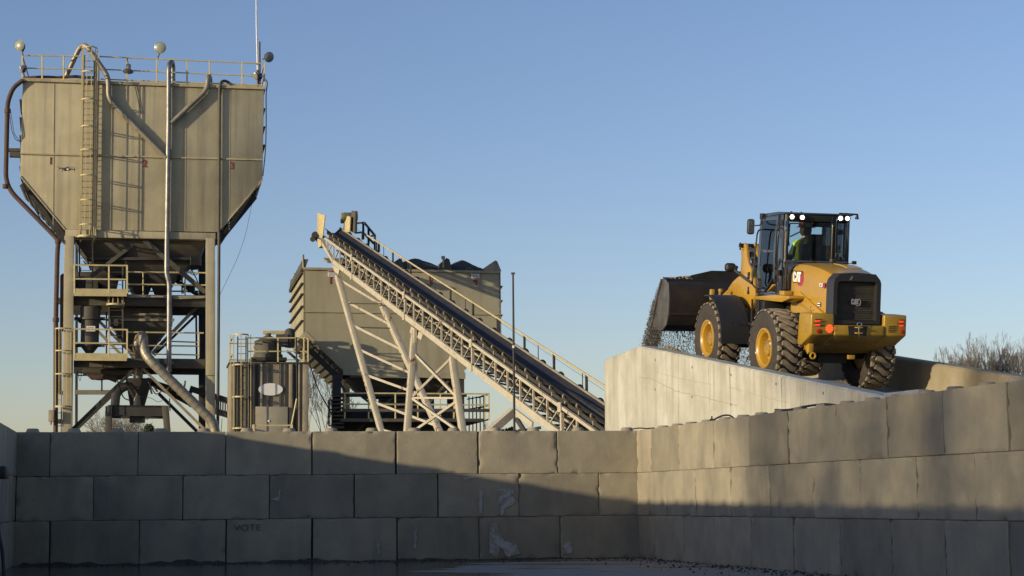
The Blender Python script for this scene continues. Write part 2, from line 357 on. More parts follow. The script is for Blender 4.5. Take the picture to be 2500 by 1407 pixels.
# form-joint lines and cracks as shallow raised beads/grooves
cr=MB()
for px in (1640,1725,1830,1960):
    p=Fr(rA0,-rd).S(px,900,-.0)
crackm=M('crack stain',(.34,.30,.22),.95,var=.2)
FW=Fr(rA0,rd)
def onw(px,py): 
    d=ray(px,py); n_=rr; t=(rA0-CP).dot(n_)/d.dot(n_); return CP+d*t - rr*.003
def crack(pts,w_=.012):
    pts=[onw(*p) for p in pts]; o=[]
    rnd=random.Random(len(pts))
    for a,b_ in zip(pts,pts[1:]):
        k=max(2,int((b_-a).length/.08))
        for i in range(k):
            o.append(a.lerp(b_,i/k)+V((0,0,rnd.uniform(-.012,.012))))
    o.append(pts[-1])
    for a,b_ in zip(o,o[1:]):
        ww=w_*rnd.uniform(.4,1.1); u=V((0,0,ww/2)) if abs((b_-a).z)<(b_-a).length*.7 else rd*ww/2
        cr.add([a-u,b_-u,b_+u,a+u],[(0,1,2,3)])
crack([(1562,922),(1590,925),(1650,955),(1700,966),(1760,981),(1800,990)])
crack([(1600,908),(1660,925),(1740,940)],.006); crack([(1780,945),(1850,966),(1930,985)],.006)
for x0,y0,y1 in ((1656,868,1045),(1742,890,1045),(1858,912,1035),(2100,965,1000),(1960,940,1000)): crack([(x0,y0),(x0+1,y1)],.008)
cr.build('crack',crackm,ramp)

# tie holes, drips and tyre scuffs on the ramp wall
th=MB(); holem=M('tie hole shade',(.16,.14,.11),.95,var=0)
for i,px in enumerate((1600,1690,1785,1895,2010)):
    for j,dy in enumerate((26,98)):
        c=onw(px,845+(px-1559)*.198+dy)-rr*.001
        if c.z>.5: th.lathe(c,-rr,[(.022,0),(.018,.002),(0,.002)],10)
th.build('tie_hole',holem,ramp)
dp=MB(); rnd=random.Random(5)
for i in range(46):
    t=rnd.uniform(.2,15); w_=rnd.uniform(.01,.045); L_=rnd.uniform(.15,1.3); o=rp(t,0,-.035)-rr*.0015
    pts=[o-rd*w_/2,o+rd*w_/2]; q=[]
    for k in range(1,6): z=L_*k/5; q.append((z,w_*(1-k/5.5)*rnd.uniform(.7,1.2),rnd.uniform(-.006,.006)))
    R_=[o+rd*(w/2+s)-V((0,0,z)) for z,w,s in q]; L2=[o-rd*(w/2-s)-V((0,0,z)) for z,w,s in q]
    dp.add(pts+R_+L2[::-1],[tuple([0,1]+list(range(2,7))+list(range(7,12)))])
dp.build('drip_stain',M('drip stain',(.36,.33,.26),.9,col2=(.44,.41,.34),scale=9,var=.9),ramp)
# wet mud heaped along the foot of the back wall, and loose stones
mud=M('wet black mud',(.018,.017,.015),.35,col2=(.05,.045,.035),scale=9,bump=.02,bs=25)
mb=MB(); rnd=random.Random(2); N=150; rows=6; vs=[]; Lq=Lb-.2
hs=[max(.012,.03+.018*math.sin(i*.21)+.012*math.sin(i*.83+1)+rnd.uniform(-.014,.014))*(1-.75*max(0,i/N-.45)/.55) for i in range(N)]
for i in range(N):
    for j in range(rows):
        t=j/(rows-1); d=(.34+.12*math.sin(i*.37)+rnd.uniform(-.03,.03))*t
        vs.append(Lc+FB.e1*(.1+Lq*i/(N-1))-FB.e2*(d-.02)+V((0,0,.006+hs[i]*(1-t)**1.6*rnd.uniform(.85,1.1) if j<rows-1 else .003)))
mb.add(vs,[(i*rows+j,(i+1)*rows+j,(i+1)*rows+j+1,i*rows+j+1) for i in range(N-1) for j in range(rows-1)])
o=mb.build('wet_mud',mud,sharp=60); rebase(o,Lc+FB.e1*4); tag(o,'wet black mud heaped along the foot of the back wall','mud',kind='stuff')
# ================= batch tower with the big tank
z1=lambda x,y:(x/2.606,60+y/2.606)
z2=lambda x,y:(x/2.6547,540+y/2.6547)
z3=lambda x,y:(540+x/2.468,500+y/2.468)
z4=lambda x,y:(940+x/2.993,600+y/2.993)
to=P(350,1237,88.); to.z=0
FS=Fr(to,(math.cos(R(11.1)),math.sin(R(11.1))))
def s1(x,y,v=0): return FS.S(*z1(x,y),v)
def s2(x,y,v=0): return FS.S(*z2(x,y),v)
tower=thing('batch_tower','tall concrete batching tower with a big tan steel tank numbered 1, 2 and 3','batching tower',to)
D=5.2; ev=FS.e2
# tank shell
c0=s1(145,350);c1=s1(1680,400); out=[s1(145,350),s1(1680,403),s1(1670,990),s1(1388,1322),s1(412,1305),s1(128,965)]
mb=MB(); mb.prism(out,ev*D); tank=mb.build('tank',tan,tower,bev=.03)
# seams and welded panel joints (raised)
mb=MB()
for a,b_ in (((128,822),(1670,862)),): mb.bar(s1(*a,-.03),s1(*b_,-.03),.09,.07)
for x in (345,905,1185,1465): mb.bar(s1(x,368,-.006),s1(x-8,1305,-.006),.035,.02,upv=ev)
mb.bar(s1(140,352,-.05),s1(1685,406,-.05),.14,.14); mb.bar(s1(128,965,-.01),s1(412,1305,-.01),.06,.06);mb.bar(s1(1670,990,-.01),s1(1388,1322,-.01),.06,.06)
mb.build('seam',tan,tower)
mb=MB(); mb.prism([s1(415,1305,-.1),s1(1372,1327,-.1),s1(1372,1370,-.1),s1(415,1352,-.1)],ev*.5); mb.prism([s1(415,1305,D-.5),s1(1372,1327,D-.5),s1(1372,1370,D-.5),s1(415,1352,D-.5)],ev*.5); mb.build('rim_beam',mids if 0 else tan,tower,bev=.02)
# side ribs
for i,y in enumerate((505,620,735,850,930)):
    for x0,x1,dy in ((145,118,0),):
        mb=MB(); mb.prism([s1(x0-8,y-30,.3),s1(x0-22,y-30,.3),s1(x0-14,y+55,.3),s1(x0-8,y+55,.3)],ev*(D-.6)); mb.build('side_rib',darks,tower)
for i,y in enumerate((415,540,655,770)):
    mb=MB(); mb.prism([s1(1672,y-5,.3),s1(1690,y-8,.3),s1(1684,y+18,.3),s1(1672,y+40,.3)],ev*(D-.6)); mb.build('side_rib',darks,tower)
for i in range(8):
    t=(i+.5)/8; a=s1(128,985,.6).lerp(s1(405,1312,.6),t); b_=a+V((-.16,0,-.16))
    mb=MB(); mb.prism([a,b_,b_+V((.15,0,-.15)),a+V((.25,0,-.25))],ev*(D-1.2)); mb.build('side_rib',mids,tower)
    a=s1(1655,1010,.6).lerp(s1(1392,1320,.6),t); b_=a+V((.06,0,-.12)); mb=MB(); mb.prism([a,b_,b_+V((-.12,0,-.12)),a+V((-.25,0,-.25))],ev*(D-1.2)); mb.build('side_rib',mids,tower)
mb=MB()
for v_ in (.5,D-.7): mb.bar(s1(150,1010,v_),s1(415,1370,v_),.10,.35); 
for v_ in (.5,D-.7): mb.bar(s1(1620,1095,v_),s1(1385,1385,v_),.10,.3)
mb.build('stringer',darks,tower)
# stencilled numerals
def numeral(ch,x,y,h,F_,cv,par,v=-.012):
    o=F_.S(*cv(x,y),v); mb=MB(); text_mb(mb,ch,o,F_.e1,V((0,0,1)),h,.01,sx=.82,bold=.03); mb.build('numeral',redp,par)
numeral('1',318,890,.36,FS,z1,tower); numeral('2',908,908,.38,FS,z1,tower); numeral('3',1466,922,.38,FS,z1,tower)
# legs
def leg(xa,ya,xb,v,wz,mat=tan,d=.45,z=0):
    a=s2(xa,ya,v); b_=s2(xb,1370,v); k=(a.z-(0))/(a.z-b_.z); e_=a+(b_-a)*k; mb=MB(); mb.bar(a,e_,wz,d,upv=ev); return mb.build('leg',mat,tower,bev=.015)
leg(450,100,437,0.1,.45); leg(1363,115,1364,.1,.44)
leg(1310,160,1310,4.6,.35,darks); leg(497,150,495,4.6,.12,darks)
mb=MB(); mb.bar(s2(447,238,-.16),s2(440,1000,-.16),.47,.08,upv=ev); mb.bar(s2(1364,258,-.16),s2(1364,1000,-.16),.46,.08,upv=ev); mb.build('leg_plate',tan,tower,bev=.01)
# hoppers under the tank
def hop(name,top,bot,v0,v1,b0,b1,mat):
    """top=(xl,xr,y) bot likewise in zoom2; v range at top & bottom"""
    def q(x,y,v): 
        p=s2(x,y,0); return p+ev*v
    A=[q(top[0],top[2],v0),q(top[1],top[2],v0),q(top[1],top[2],v1),q(top[0],top[2],v1)]; B=[q(bot[0],bot[2],b0),q(bot[1],bot[2],b0),q(bot[1],bot[2],b1),q(bot[0],bot[2],b1)]
    mb=MB(); mb.loft([A,B]); return mb.build(name,mat,tower,bev=.02)
hop('hopper',(480,1335,118),(560,1290,225),.3,4.6,.7,4.2,mids); hop('hopper_band',(560,1300,225),(560,1300,245),.5,4.3,.5,4.3,darks)
hop('hopper',(570,1240,245),(640,1180,330),.8,4,1.2,3.6,mids)
for a,b_,c,d in ((600,760,690,735),(800,1000,865,945),(960,1150,1015,1070)): hop('gate_hopper',(a,b_,330),(c,d,475),1.2,3.4,1.9,2.6,darks)
mb=MB(); mb.box(s2(1270,262,.6),.5,.5,.45); mb.build('gate_motor',darks,tower,bev=.05)
mb=MB(); mb.box(s2(560,420,2),1.4,1,1.3); mb.build('valve_box',darks,tower,bev=.03)
# decks
for (xa,xb,ya,yb,v) in ((478,1330,478,545,.1),(478,1330,890,945,.1)):
    mb=MB(); A=s2(xa,ya,v);B=s2(xb,ya+12,v); h_=(s2(xa,ya,v)-s2(xa,yb,v)).z
    mb.prism([A,B,B-V((0,0,h_)),A-V((0,0,h_))],ev*.2); mb.prism([A+ev*4,B+ev*4,B+ev*4-V((0,0,h_)),A+ev*4-V((0,0,h_))],ev*.2)
    mb.prism([A+V((0,0,.06)),B+V((0,0,.06)),B,A],ev*4.2); mb.build('deck',mids,tower,bev=.01)
    mb=MB(); mb.prism([A-V((0,0,h_+.003)),B-V((0,0,h_+.003)),B-V((0,0,h_+.2)),A-V((0,0,h_+.2))],ev*4.2) if 0 else mb.bar(A+ev*2-V((0,0,h_*.9)),B+ev*2-V((0,0,h_*.9)),.2,.35); mb.build('beam',darks,tower)
mb=MB(); mb.bar(s2(478,575,4),s2(1330,580,4),.3,.5); mb.build('beam',darks,tower)
mb=MB(); mb.bar(s2(485,1110,2.5),s2(735,1110,2.5),.2,.22); mb.build('beam',galvd,tower)
mb=MB(); mb.bar(s2(478,965,4),s2(1330,975,4),.3,.35); mb.build('beam',darks,tower)
mb=MB(); mb.bar(s2(1120,500,-.1),s2(1330,492,-.1),.1,.12);mb.bar(s2(820,490,-.1),s2(1320,492,-.1),.12,.1); mb.build('kick_plate',tan2,tower)
# braces
def brace(a,b_,v,w_=.16,mat=mids): mb=MB(); mb.bar(s2(*a,v),s2(*b_,v),w_,w_,upv=ev); mb.build('brace',mat,tower)
brace((905,122),(590,360),.5,.18,mids); brace((930,122),(1330,462),.3,.22,mids); brace((905,122),(590,360),4,.18,darks)
brace((1140,385),(1330,510),3.5,.2,darks)
brace((497,505),(880,885),.4,.14,tan2); brace((1330,500),(985,860),.4,.16,darks); brace((1290,590),(1000,870),2.8,.12,darks); brace((620,700),(800,880),2.5,.14,tan2)
brace((872,958),(470,1350),.4,.16,darks); brace((735,1120),(490,1355),2.5,.16,darks); brace((925,955),(1335,1360),.4,.13,tan2); brace((1030,1120),(1285,1372),2.5,.16,darks); brace((950,1030),(1270,1200),3,.3,darks)
# middle weigh hopper
hop('weigh_hopper',(700,1120,548),(700,1120,640),.9,3.6,.9,3.6,mids); hop('weigh_hopper',(705,1115,640),(860,930,878),.9,3.6,1.8,2.7,mids)
mb=MB(); mb.bar(s2(690,640,.85),s2(1130,642,.85),.12,.12); mb.bar(s2(900,605,.85),s2(1110,606,.85),.1,.1); mb.build('hopper_flange',tan2,tower)
# hanging filter canister
b=thing if 0 else None
mb=MB(); o=s2(585,600,.4); zt=s2(585,560,.4).z; zb=s2(585,805,.4).z; zc=s2(585,868,.4).z
mb.lathe(V((o.x,o.y,0)),V((0,0,1)),[(.0,zt),(.5,zt),(.5,zt-.5),(.56,zt-.52),(.56,zt-.62),(.45,zt-.66),(.45,zb),(.47,zb-.02),(.12,zc),(0,zc)],12)
can=mb.build('filter_canister',mids,tower)
mb=MB(); 
for dz in (.55,1.9): mb.bar(V((o.x-.75,o.y-.1,zt-dz)),V((o.x+.75,o.y-.1,zt-dz)),.1,.12)
mb.build('canister_bracket',darks,tower)
mb=MB(); a=s2(560,680,-.08); mb.prism([a,a+FS.e1*.42,a+FS.e1*.42-V((0,0,.26)),a-V((0,0,.26))],ev*.01); mb.build('sign_plate',whitep,tower)
mb=MB()
for j,wd in ((.07,.3),(.13,.22),(.19,.3)): mb.box(a+FS.e1*.21-V((0,0,j))-ev*.008,wd,.006,.025,X=FS.e1,Y=ev)
mb.build('sign_print',grayp,tower)
# platforms' railings
def prail(A,B,D_,name='railing',n=3,h=1.07,toe=.18,mat=yelr):
    """railing bay A->B bottom line"""
    mb=MB(); U_=V((0,0,1))
    for z in (h,h*.52): mb.tube([A+U_*z,B+U_*z],.028,6)
    for i in range(n): p=A.lerp(B,i/(n-1)); mb.bar(p,p+U_*h,.06,.06)
    if toe: mb.bar(A+U_*toe/2,B+U_*toe/2,.03,toe)
    return mb.build(name,mat,tower)
mb=MB()
for (yt,ym,yb) in ((285,375,462),(700,790,880)):
    mb=MB()
    for y in (yt,ym): mb.bar(s2(480,y,-.9),s2(824,y+4,-.9),.07,.07)
    for x in (482,706,824): mb.bar(s2(x,yt,-.9),s2(x,yb+8,-.9),.07,.07)
    mb.bar(s2(478,yb,-.9),s2(822,yb+3,-.9),.06,.36)
    for y in (yt,ym,yb): mb.bar(s2(480,y,-.9),s2(480,y,-.9)+ev*.95,.06,.06); mb.bar(s2(824,y+4,-.9),s2(824,y+4,-.9)+ev*.95,.06,.06)
    mb.build('railing',yelr,tower)
    mb=MB(); a=s2(478,yb,-.87);b_=s2(822,yb+3,-.87); mb.prism([a,b_,b_-V((0,0,.08)),a-V((0,0,.08))],ev*1.); mb.build('platform',darks,tower)
mb=MB()
for y,x0,x1 in ((330,826,1335),(410,826,1335),(720,826,1320),(862,1000,1290),(805,840,1290),(780,1110,1280)): mb.tube([s2(x0,y,0.25),s2(x1,y+6,.25)],.04,6)
for x,y0,y1 in ((928,332,480),(928,720,880),(1200,335,480),(1290,720,885)): mb.tube([s2(x,y0,.25),s2(x,y1,.25)],.035,6)
mb.build('railing',yelr,tower)
# ladders with cages
def ladder(xl,xr,ytop,ybot,conv,v,name='ladder',mat=darks,rung=.3,r=.03,taper=(0,0)):
    A=conv(xl,ytop,v);B=conv(xl+taper[0],ybot,v);C=conv(xr,ytop,v);E_=conv(xr+taper[1],ybot,v); mb=MB()
    mb.bar(A,B,.07,.07,upv=ev); mb.bar(C,E_,.07,.07,upv=ev); n=int((A-B).length/rung)
    for i in range(1,n): t=i/n; mb.tube([A.lerp(B,t),C.lerp(E_,t)],.016,5)
    return mb.build(name,mat,tower)
def hoop(mb,c,w_,d_,e1,e2,flat=.07,n=12,t_=.02):
    """U-shaped flat bar: from c-w/2 e1 out to -e2*d back to c+w/2 e1"""
    pts=[c-e1*w_/2]
    for i in range(n+1):
        a=PI*i/n; pts.append(c-e1*(w_/2*math.cos(a))-e2*(d_*.45+d_*.55*math.sin(a)))
    pts.append(c+e1*w_/2)
    for p,q in zip(pts,pts[1:]): mb.bar(p,q,t_,flat)
def cage(conv,xl,xr,ys,flare,v,d_=.72,dx=0,nb=5,mat=yelr,ext=0):
    mb=MB(); cs=[]
    for i,y in enumerate(ys):
        f_=(i-0)/(len(ys)-1)*dx; c=(conv(xl+f_,y,v)+conv(xr+f_,y,v))*.5; w_=(conv(xr,y,v)-conv(xl,y,v)).length*(flare if i==len(ys)-1 else 1)
        hoop(mb,c,w_,d_*(flare if i==len(ys)-1 else 1),FS.e1,ev,flat=.06 if i<len(ys)-1 else .09); cs.append((c,w_,d_*(flare if i==len(ys)-1 else 1)))
    for k in range(nb):
        a=PI*(k+.0)/(nb-1); pts=[c-FS.e1*(w_/2*math.cos(a)*.98)-ev*(dd*.45+dd*.55*math.sin(a)-.01) for c,w_,dd in cs]
        for p,q in zip(pts,pts[1:]): mb.bar(p,q,.045,.02,upv=ev)
    mb.build('ladder_cage',mat,tower)
ladder(537,612,195,1385,s1,-.25,mat=mids,taper=(-25,-14))
cage(s1,524,622,[165,318,493,663,812,973,1130,1285,1360],1.2,-.25,dx=-18,nb=6,d_=.8)
mb=MB(); mb.bar(s1(604,190,-.2),s1(594,1370,-.2),.12,.07,upv=ev); mb.build('cable_tray',darks,tower)
ladder(706,795,290,868,s2,.05,mat=mids); cage(s2,700,800,[495,548],1.15,-.0,d_=.7,nb=6)
ladder(515,600,120,440,s2,.2,mat=darks)
ladder(362,398,700,1370,s2,-.1,mat=tan2); cage(s2,360,462,[702,845,995,1205],1.,-.25,d_=.6,nb=4)
mb=MB(); mb.bar(s2(372,518,.3),s2(415,520,.3),.25,.3); mb.bar(s2(365,1300,.2),s2(415,1300,.2),.2,.2); mb.bar(s1(55,800,.6),s1(130,800,.6),.25,.15); mb.bar(s1(62,828,.6),s1(130,830,.6),.3,.25); mb.build('side_bracket',mids,tower)
# roof railing
mb=MB()
for a,b_ in (((140,197),(530,202)),((635,204),(1685,250)),((150,278),(530,284)),((635,285),(1682,330)),((150,345),(515,350)),((640,348),(1690,388))): mb.bar(s1(*a,.1),s1(*b_,.1),.055,.055)
for x,y in ((142,197),(268,198),(405,200),(530,202),(627,204),(808,212),(998,220),(1190,229),(1333,234),(1540,243),(1682,250)):
    a=s1(x,y,.1); b_=s1(x,372,.1); b_.z=max(b_.z,0); mb.bar(a,V((b_.x,b_.y,s1(x,352+ (x-140)*.033,.1).z)),.07,.07)
A=s1(142,197,.1);B=s1(1682,250,.1)
for a in (A,B):
    for z in (0,-.62): mb.bar(a+V((0,0,z)),a+ev*5+V((0,0,z)),.05,.05)
for z in (0,-.62): mb.bar(A+ev*5+V((0,0,z)),B+ev*5+V((0,0,z)),.05,.05)
for i in range(7): p=A.lerp(B,i/6)+ev*5; mb.bar(p,p-V((0,0,1.15)),.05,.05)
mb.build('roof_railing',yelr,tower)
mb=MB(); mb.tube([s1(300+j*60,335+4*math.sin(j*1.7),.4) for j in range(0,6)],.08,6); mb.tube([s1(150+j*40,345-8*math.sin(j*.5),.5) for j in range(0,8)],.1,6); mb.build('roof_pipe',rusty,tower)
# ducts and pipes
def pipe(pts,r,mat,name='duct',rad=.5,n=12,collars=0,cm=None,vdefault=0):
    pp=fil(pts,rad); mb=MB(); mb.tube(pp,r,n)
    if collars:
        tot=0; nxt=collars
        for a,b_ in zip(pp,pp[1:]):
            l=(b_-a).length
            while tot+l>nxt:
                t=(nxt-tot)/l; c=a.lerp(b_,t); d=(b_-a).normalized(); mb.tube([c-d*.02,c+d*.02],r*1.07,n); nxt+=collars
            tot+=l
    return mb.build(name,mat,tower,sharp=50)
pipe([s1(1100,420,.6),s1(1100,262,.6),s1(1092,232,.2),s1(1074,262,-.2),s1(1073,600,-.2),s1(1062,1380,-.2)]+[s2(1080,345,-.2),s2(1098,400,-.2),s2(1095,980,-.2)],.125,galv,collars=.28,rad=.35)
pipe([s1(418,335,.8),s1(505,150,.3),s1(535,128,0),s1(562,150,-.2),s1(640,262,-.2),s1(690,335,-.2),s1(690,465,-.2),s1(735,522,-.2),s1(1058,848,-.2)],.125,galvd,collars=.9,rad=.4)
pipe([s1(1340,420,.6),s1(1335,335,.4),s1(1325,330,-.1),s1(1318,415,-.2),s1(1090,628,-.2)],.125,galvd,collars=.7,rad=.35)
pipe([s1(1478,388,.3),s1(1440,358,.1),s1(1405,362,-.2),s1(1397,410,-.14),s1(1392,1380,-.14),s2(1420,60,-.3),s2(1412,1250,-.3),s2(1410,1400,-.3)],.075,mids,'pipe',rad=.3,n=8)
pipe([s1(145,355,-.1),s1(85,400,-.1),s1(48,490,-.1),s1(35,1030,-.1),s1(372,1372,-.1),s2(372,200,-.1),s2(362,640,-.1),s2(360,1400,-.1)],.115,rusty,'pipe',rad=.7)
mb=MB(); 
for p in (s1(48,550,-.1),s2(362,640,-.1),s1(37,1030,-.1),s1(370,1380,-.1)): mb.tube([p-V((0,0,.1)),p+V((0,0,.1))],.155,10)
mb.build('pipe_clamp',rusty,tower)
pipe([s2(412,352,.2),s2(403,356,.1),s2(402,700,.1),s2(386,720,.1),s2(384,1110,.1),s2(402,1115,.3)],.1,rusty,'pipe',rad=.15,n=8)
pipe([s2(905,770,.2),s2(925,730,-.3),s2(935,850,-.6),s2(975,905,-.8),s2(1370,1290,-.8),s2(1395,1350,-.8),s2(1397,1440,-.8)],.235,galvd,'duct',rad=.7,n=16,collars=.32)
pipe([s2(890,880,.6),s2(885,800,.3),s2(905,745,.2)],.2,galvd,'duct',rad=.3)
pipe([s2(897,950,1.2),s2(893,1060,1.2),s2(888,1200,1.2)],.24,galvd,'chute',n=8)
pipe([s2(880,1050,1.2),s2(790,1080,1.2),s2(752,1120,1.2),s2(745,1200,1.2)],.22,galvd,'duct',rad=.5)
hop('chute',(810,985,1010),(840,935,1190),.8,2.2,1.1,1.9,darks)
hop('mixer_drive',(520,830,955),(585,800,1012),1,2.2,1.2,2,mids)
# load-out shroud with legs
mb=MB(); a=s2(700,1192,.3);b_=s2(1085,1196,.3); hh=(s2(700,1192,.3)-s2(700,1262,.3)).z
mb.prism([a,b_,b_-V((0,0,hh)),a-V((0,0,hh))],ev*.1); mb.prism([a,b_,b_-V((0,0,.1)),a-V((0,0,.1))],ev*2.6); mb.prism([a+ev*2.6,b_+ev*2.6,b_+ev*2.6-V((0,0,hh)),a+ev*2.6-V((0,0,hh))],ev*.1)
mb.build('loadout_shroud',darks,tower)
hop('loadout_spout',(838,940,1195),(838,938,1297),.6,1.9,.6,1.9,darks)
for x0,x1 in ((705,702),(1072,1085)):
    a=s2(x0,1200,.3); e_=s2(x1,1375,.3); e_=a+(e_-a)*(a.z/(a.z-e_.z)); mb=MB(); mb.bar(a,e_,.32,.3,upv=ev); mb.build('shroud_leg',tan2 if 0 else mids,tower,bev=.03)
mb=MB(); mb.box(s2(335,1262,-.3),.28,.25,.55); mb.box(s2(330,1300,-.3),.1,.1,.3); mb.build('switch_box',tan2,tower,bev=.03)
mb=MB()
for a,b_ in (((1230,1085),(1490,1170)),((1230,1185),(1490,1260)),((960,1040),(1240,1130)),): mb.bar(s2(*a,2.5),s2(*b_,2.5),.5,.28)
for i in range(6): mb.bar(s2(1400,1150,2.2).lerp(s2(1490,1180,2.2),i/6),s2(1400,1150,2.2).lerp(s2(1490,1180,2.2),i/6)-V((0,0,.8)),.06,.06)
mb.build('feed_belt',darks,tower)
mb=MB()
for k in range(7):
    a=s2(960+k*38,1040+k*14+(k%2)*20,1.5); b_=s2(985+k*36,1120-k*14,1.6); mb.bar(a,b_,.07,.07)
mb.build('guard_frame',yelr,tower)
# loose cables and guy wires
def cable(pts,r=.018,par=tower,mat=black,name='cable',rad=.4): 
    mb=MB(); mb.tube(fil(pts,rad),r,5); return mb.build(name,mat,par)
cable([s1(60,560,-.2),s1(75,680,-.2),s1(100,735,-.1),s1(128,745,0)],rad=1); cable([s1(66,540,-.2),s1(90,700,-.2),s1(125,740,0)],.015,rad=1)
cable([s1(150,1010,.2),s1(190,1120,.2),s1(255,1230,.2)],.03,rad=1)
for a,b_ in (((1640,1020),(1380,1405)),((1600,1090),(1400,1405)),((1560,1130),(1390,1370))): cable([s1(*a,-.1),s1(*b_,-.1)],.02)
cable([s1(1612,1100,0),s2(1590,100,0),s2(1540,240,0),s2(1425,480,0)],.009,rad=2)
cable([s1(858,390,-.05),s1(868,430,-.05),s1(895,560,-.05)],.02)
cable([s2(500,960,.4),s2(520,1060,.4),s2(530,960,.4)],.012); cable([s2(1210,300,.3),s2(1240,350,.3),s2(1280,350,.3),s2(1290,300,.3),s2(1225,330,.3)],.02,rad=1)
cable([s2(900,1135,.5),s2(980,1145,.5),s2(1030,1180,.5),s2(1070,1145,.5)],.012,rad=1); cable([s2(1440,1280,1),s2(1432,1380,1)],.015)
# floodlights on the tank roof
def flood(px,py,dirv,r,label,loc_v,base=None):
    p=s1(px,py,loc_v); t=thing('floodlight',label,'floodlight',p,group='floodlights round the tank roof')
    d=V(dirv).normalized(); mb=MB()
    mb.lathe(p,d,[(.05,-.32*r/.29),(.09,-.30*r/.29),(.10,-.18*r/.29),(r*.7,-.10*r/.29),(r,0),(r*.97,.005),(r*.93,-.02)],20); mb.build('reflector_housing',alum,t)
    mb=MB(); mb.lathe(p+d*-.012,d,[(r*.94,0),(r*.8,.03),(0,.05)],20); mb.build('lens',lampg,t)
    mb=MB(); q=p-d*.3*r/.29; mb.box(q,.2,.2,.24); mb.box(q-V((0,0,.16)),.12,.12,.14)
    if base: mb.bar(q,s1(*base,loc_v),.05,.05)
    mb.build('ballast_housing',mids,t,bev=.02)
    return t
flood(122,133,(-.35,-1,-.05),.29,'big round floodlight at the tank roof left corner, its pale lens turned to the viewer',-.1,(145,200))
flood(1020,148,(.0,-1,-.12),.30,'big round floodlight above the middle of the roof railing',.2,(1000,225))
flood(1712,208,(.75,-1,-.45),.27,'big floodlight at the right corner beside the whip antenna, tipped down to the right',-.1,(1670,225))
flood(815,300,(0,-.25,-1),.27,'small hooded floodlight hanging on the railing near the ladder top',-.1,(808,215))
flood(130,285,(-.9,-.4,-.5),.2,'small floodlight low at the tank roof left corner, under the big round one',-.1,(160,290))
flood(1622,330,(-.6,-.6,-.6),.2,'small floodlight low at the roof right corner, at the foot of the whip antenna',-.1,(1650,330))
a=s1(1640,300,.2); t=thing('whip_antenna','tall thin white whip antenna rising from the right end of the tank roof','antenna',a)
mb=MB(); mb.tube([a,s1(1632,0,.2),s1(1630,-260,.2)],[.05,.04,.03],6); mb.build('whip',whitep,t)
mb=MB(); mb.tube([s1(1642,392,.2),s1(1640,290,.2)],.06,6); mb.tube([s1(1654,390,.2),s1(1652,110,.2)],.045,6); mb.box(s1(1648,330,.2),.3,.15,.25); mb.build('mast',rusty,t)
t=cable([s1(1690,350,0),s1(1702,370,0),s1(1692,440,0),s1(1694,600,0),s1(1690,800,0),s1(1672,965,0)],.03,rad=.6)

# extra pipework, cables and small gear in the tower frame
brace((1270,520),(1275,900),4.2,.10,darks); brace((520,300),(520,470),2.2,.10,darks); brace((826,180),(826,470),1.,.09,mids)
for x,y0,y1,v in ((560,600,880,3.2),(690,560,870,2.8),(1180,345,470,3.5),(660,965,1100,2.0)): brace((x,y0),(x,y1),v,.08,darks)
for y,x0,x1,v in ((455,830,1330,4.6),(640,480,700,4.6),(800,480,820,4.6),(1000,500,860,2.4)): brace((x0,y),(x1,y),v,.07,darks)
for i,(pts) in enumerate(([(1225,290),(1200,360),(1190,470)],[(1230,300),(1290,400),(1290,520)],[(820,120),(818,300),(812,470)],[(760,1030),(800,1150),(850,1165)],[(1100,1150),(1098,1200),(1104,1230)],[(960,1040),(1010,1130),(1050,1100)],[(540,260),(560,280),(600,300)])): cable([s2(*p,.6) for p in pts],.03,rad=1)
mb=MB(); mb.box(s2(520,400,.4),.45,.4,.5); mb.box(s2(740,660,.3),.5,.4,.35); mb.box(s2(560,640,.2),.3,.3,.3); mb.box(s2(1240,440,2.8),.35,.3,.35); mb.build('control_box',darks,tower,bev=.02)
mb=MB()
for x,y,v in ((640,560,.4),(520,640,.4),(760,750,.6),(1030,760,.7)): mb.tube([s2(x,y,v),s2(x,y,v)+ev*.5],.13,10)
mb.build('air_cylinder',darks,tower)
pipe([s2(585,1000,1.2),s2(640,1015,1.2),s2(700,1005,1.2),s2(760,1030,1.2)],.16,rusty,'pipe',rad=.3)
pipe([s2(540,970,1.2),s2(830,985,1.2)],.2,mids,'gear_shaft')
# ================= aggregate bin on the right
bo=P(980,1230,77.5); bo.z=0
FA=Fr(bo,(math.cos(R(11.1)),math.sin(R(11.1)))); eb=FA.e2
def a3(x,y,v=0): return FA.S(*z3(x,y),v)
def a4(x,y,v=0): return FA.S(*z4(x,y),v)
def ap(x,y,v=0): return FA.S(x,y,v)
bin_=thing('aggregate_bin','wide tan steel aggregate bin behind the conveyor, stencilled 1 and 4','storage bin',bo)
DB=7.4
# shell: open-top walls
top=[ap(741,655),ap(1222,664)]
mb=MB(); face=[ap(741,655),ap(1222,664),ap(1224,815),ap(1134,905),ap(1134,921),ap(838,912),ap(838,905),ap(741,812)]
mb.prism(face,eb*.08); mb.prism([p+eb*DB for p in face],eb*.08)
mb.prism([face[0],face[0]+eb*DB,face[7]+eb*DB,face[7]],FA.e1*.08); mb.prism([face[1],face[1]+eb*DB,face[2]+eb*DB,face[2]],-FA.e1*.08)
mb.prism([face[7],face[7]+eb*DB,face[6]+eb*DB,face[6]],V((.1,0,.05))); mb.prism([face[2],face[2]+eb*DB,face[3]+eb*DB,face[3]],V((-.1,0,.05)))
mb.build('shell',binp,bin_)
mb=MB(); mb.bar(ap(741,656,-.04),ap(1222,665,-.04),.1,.1); mb.bar(ap(741,761,-.03),ap(1224,768,-.03),.06,.06); mb.bar(ap(838,908,-.05),ap(1136,918,-.05),.1,.28); mb.build('seam',binp,bin_)
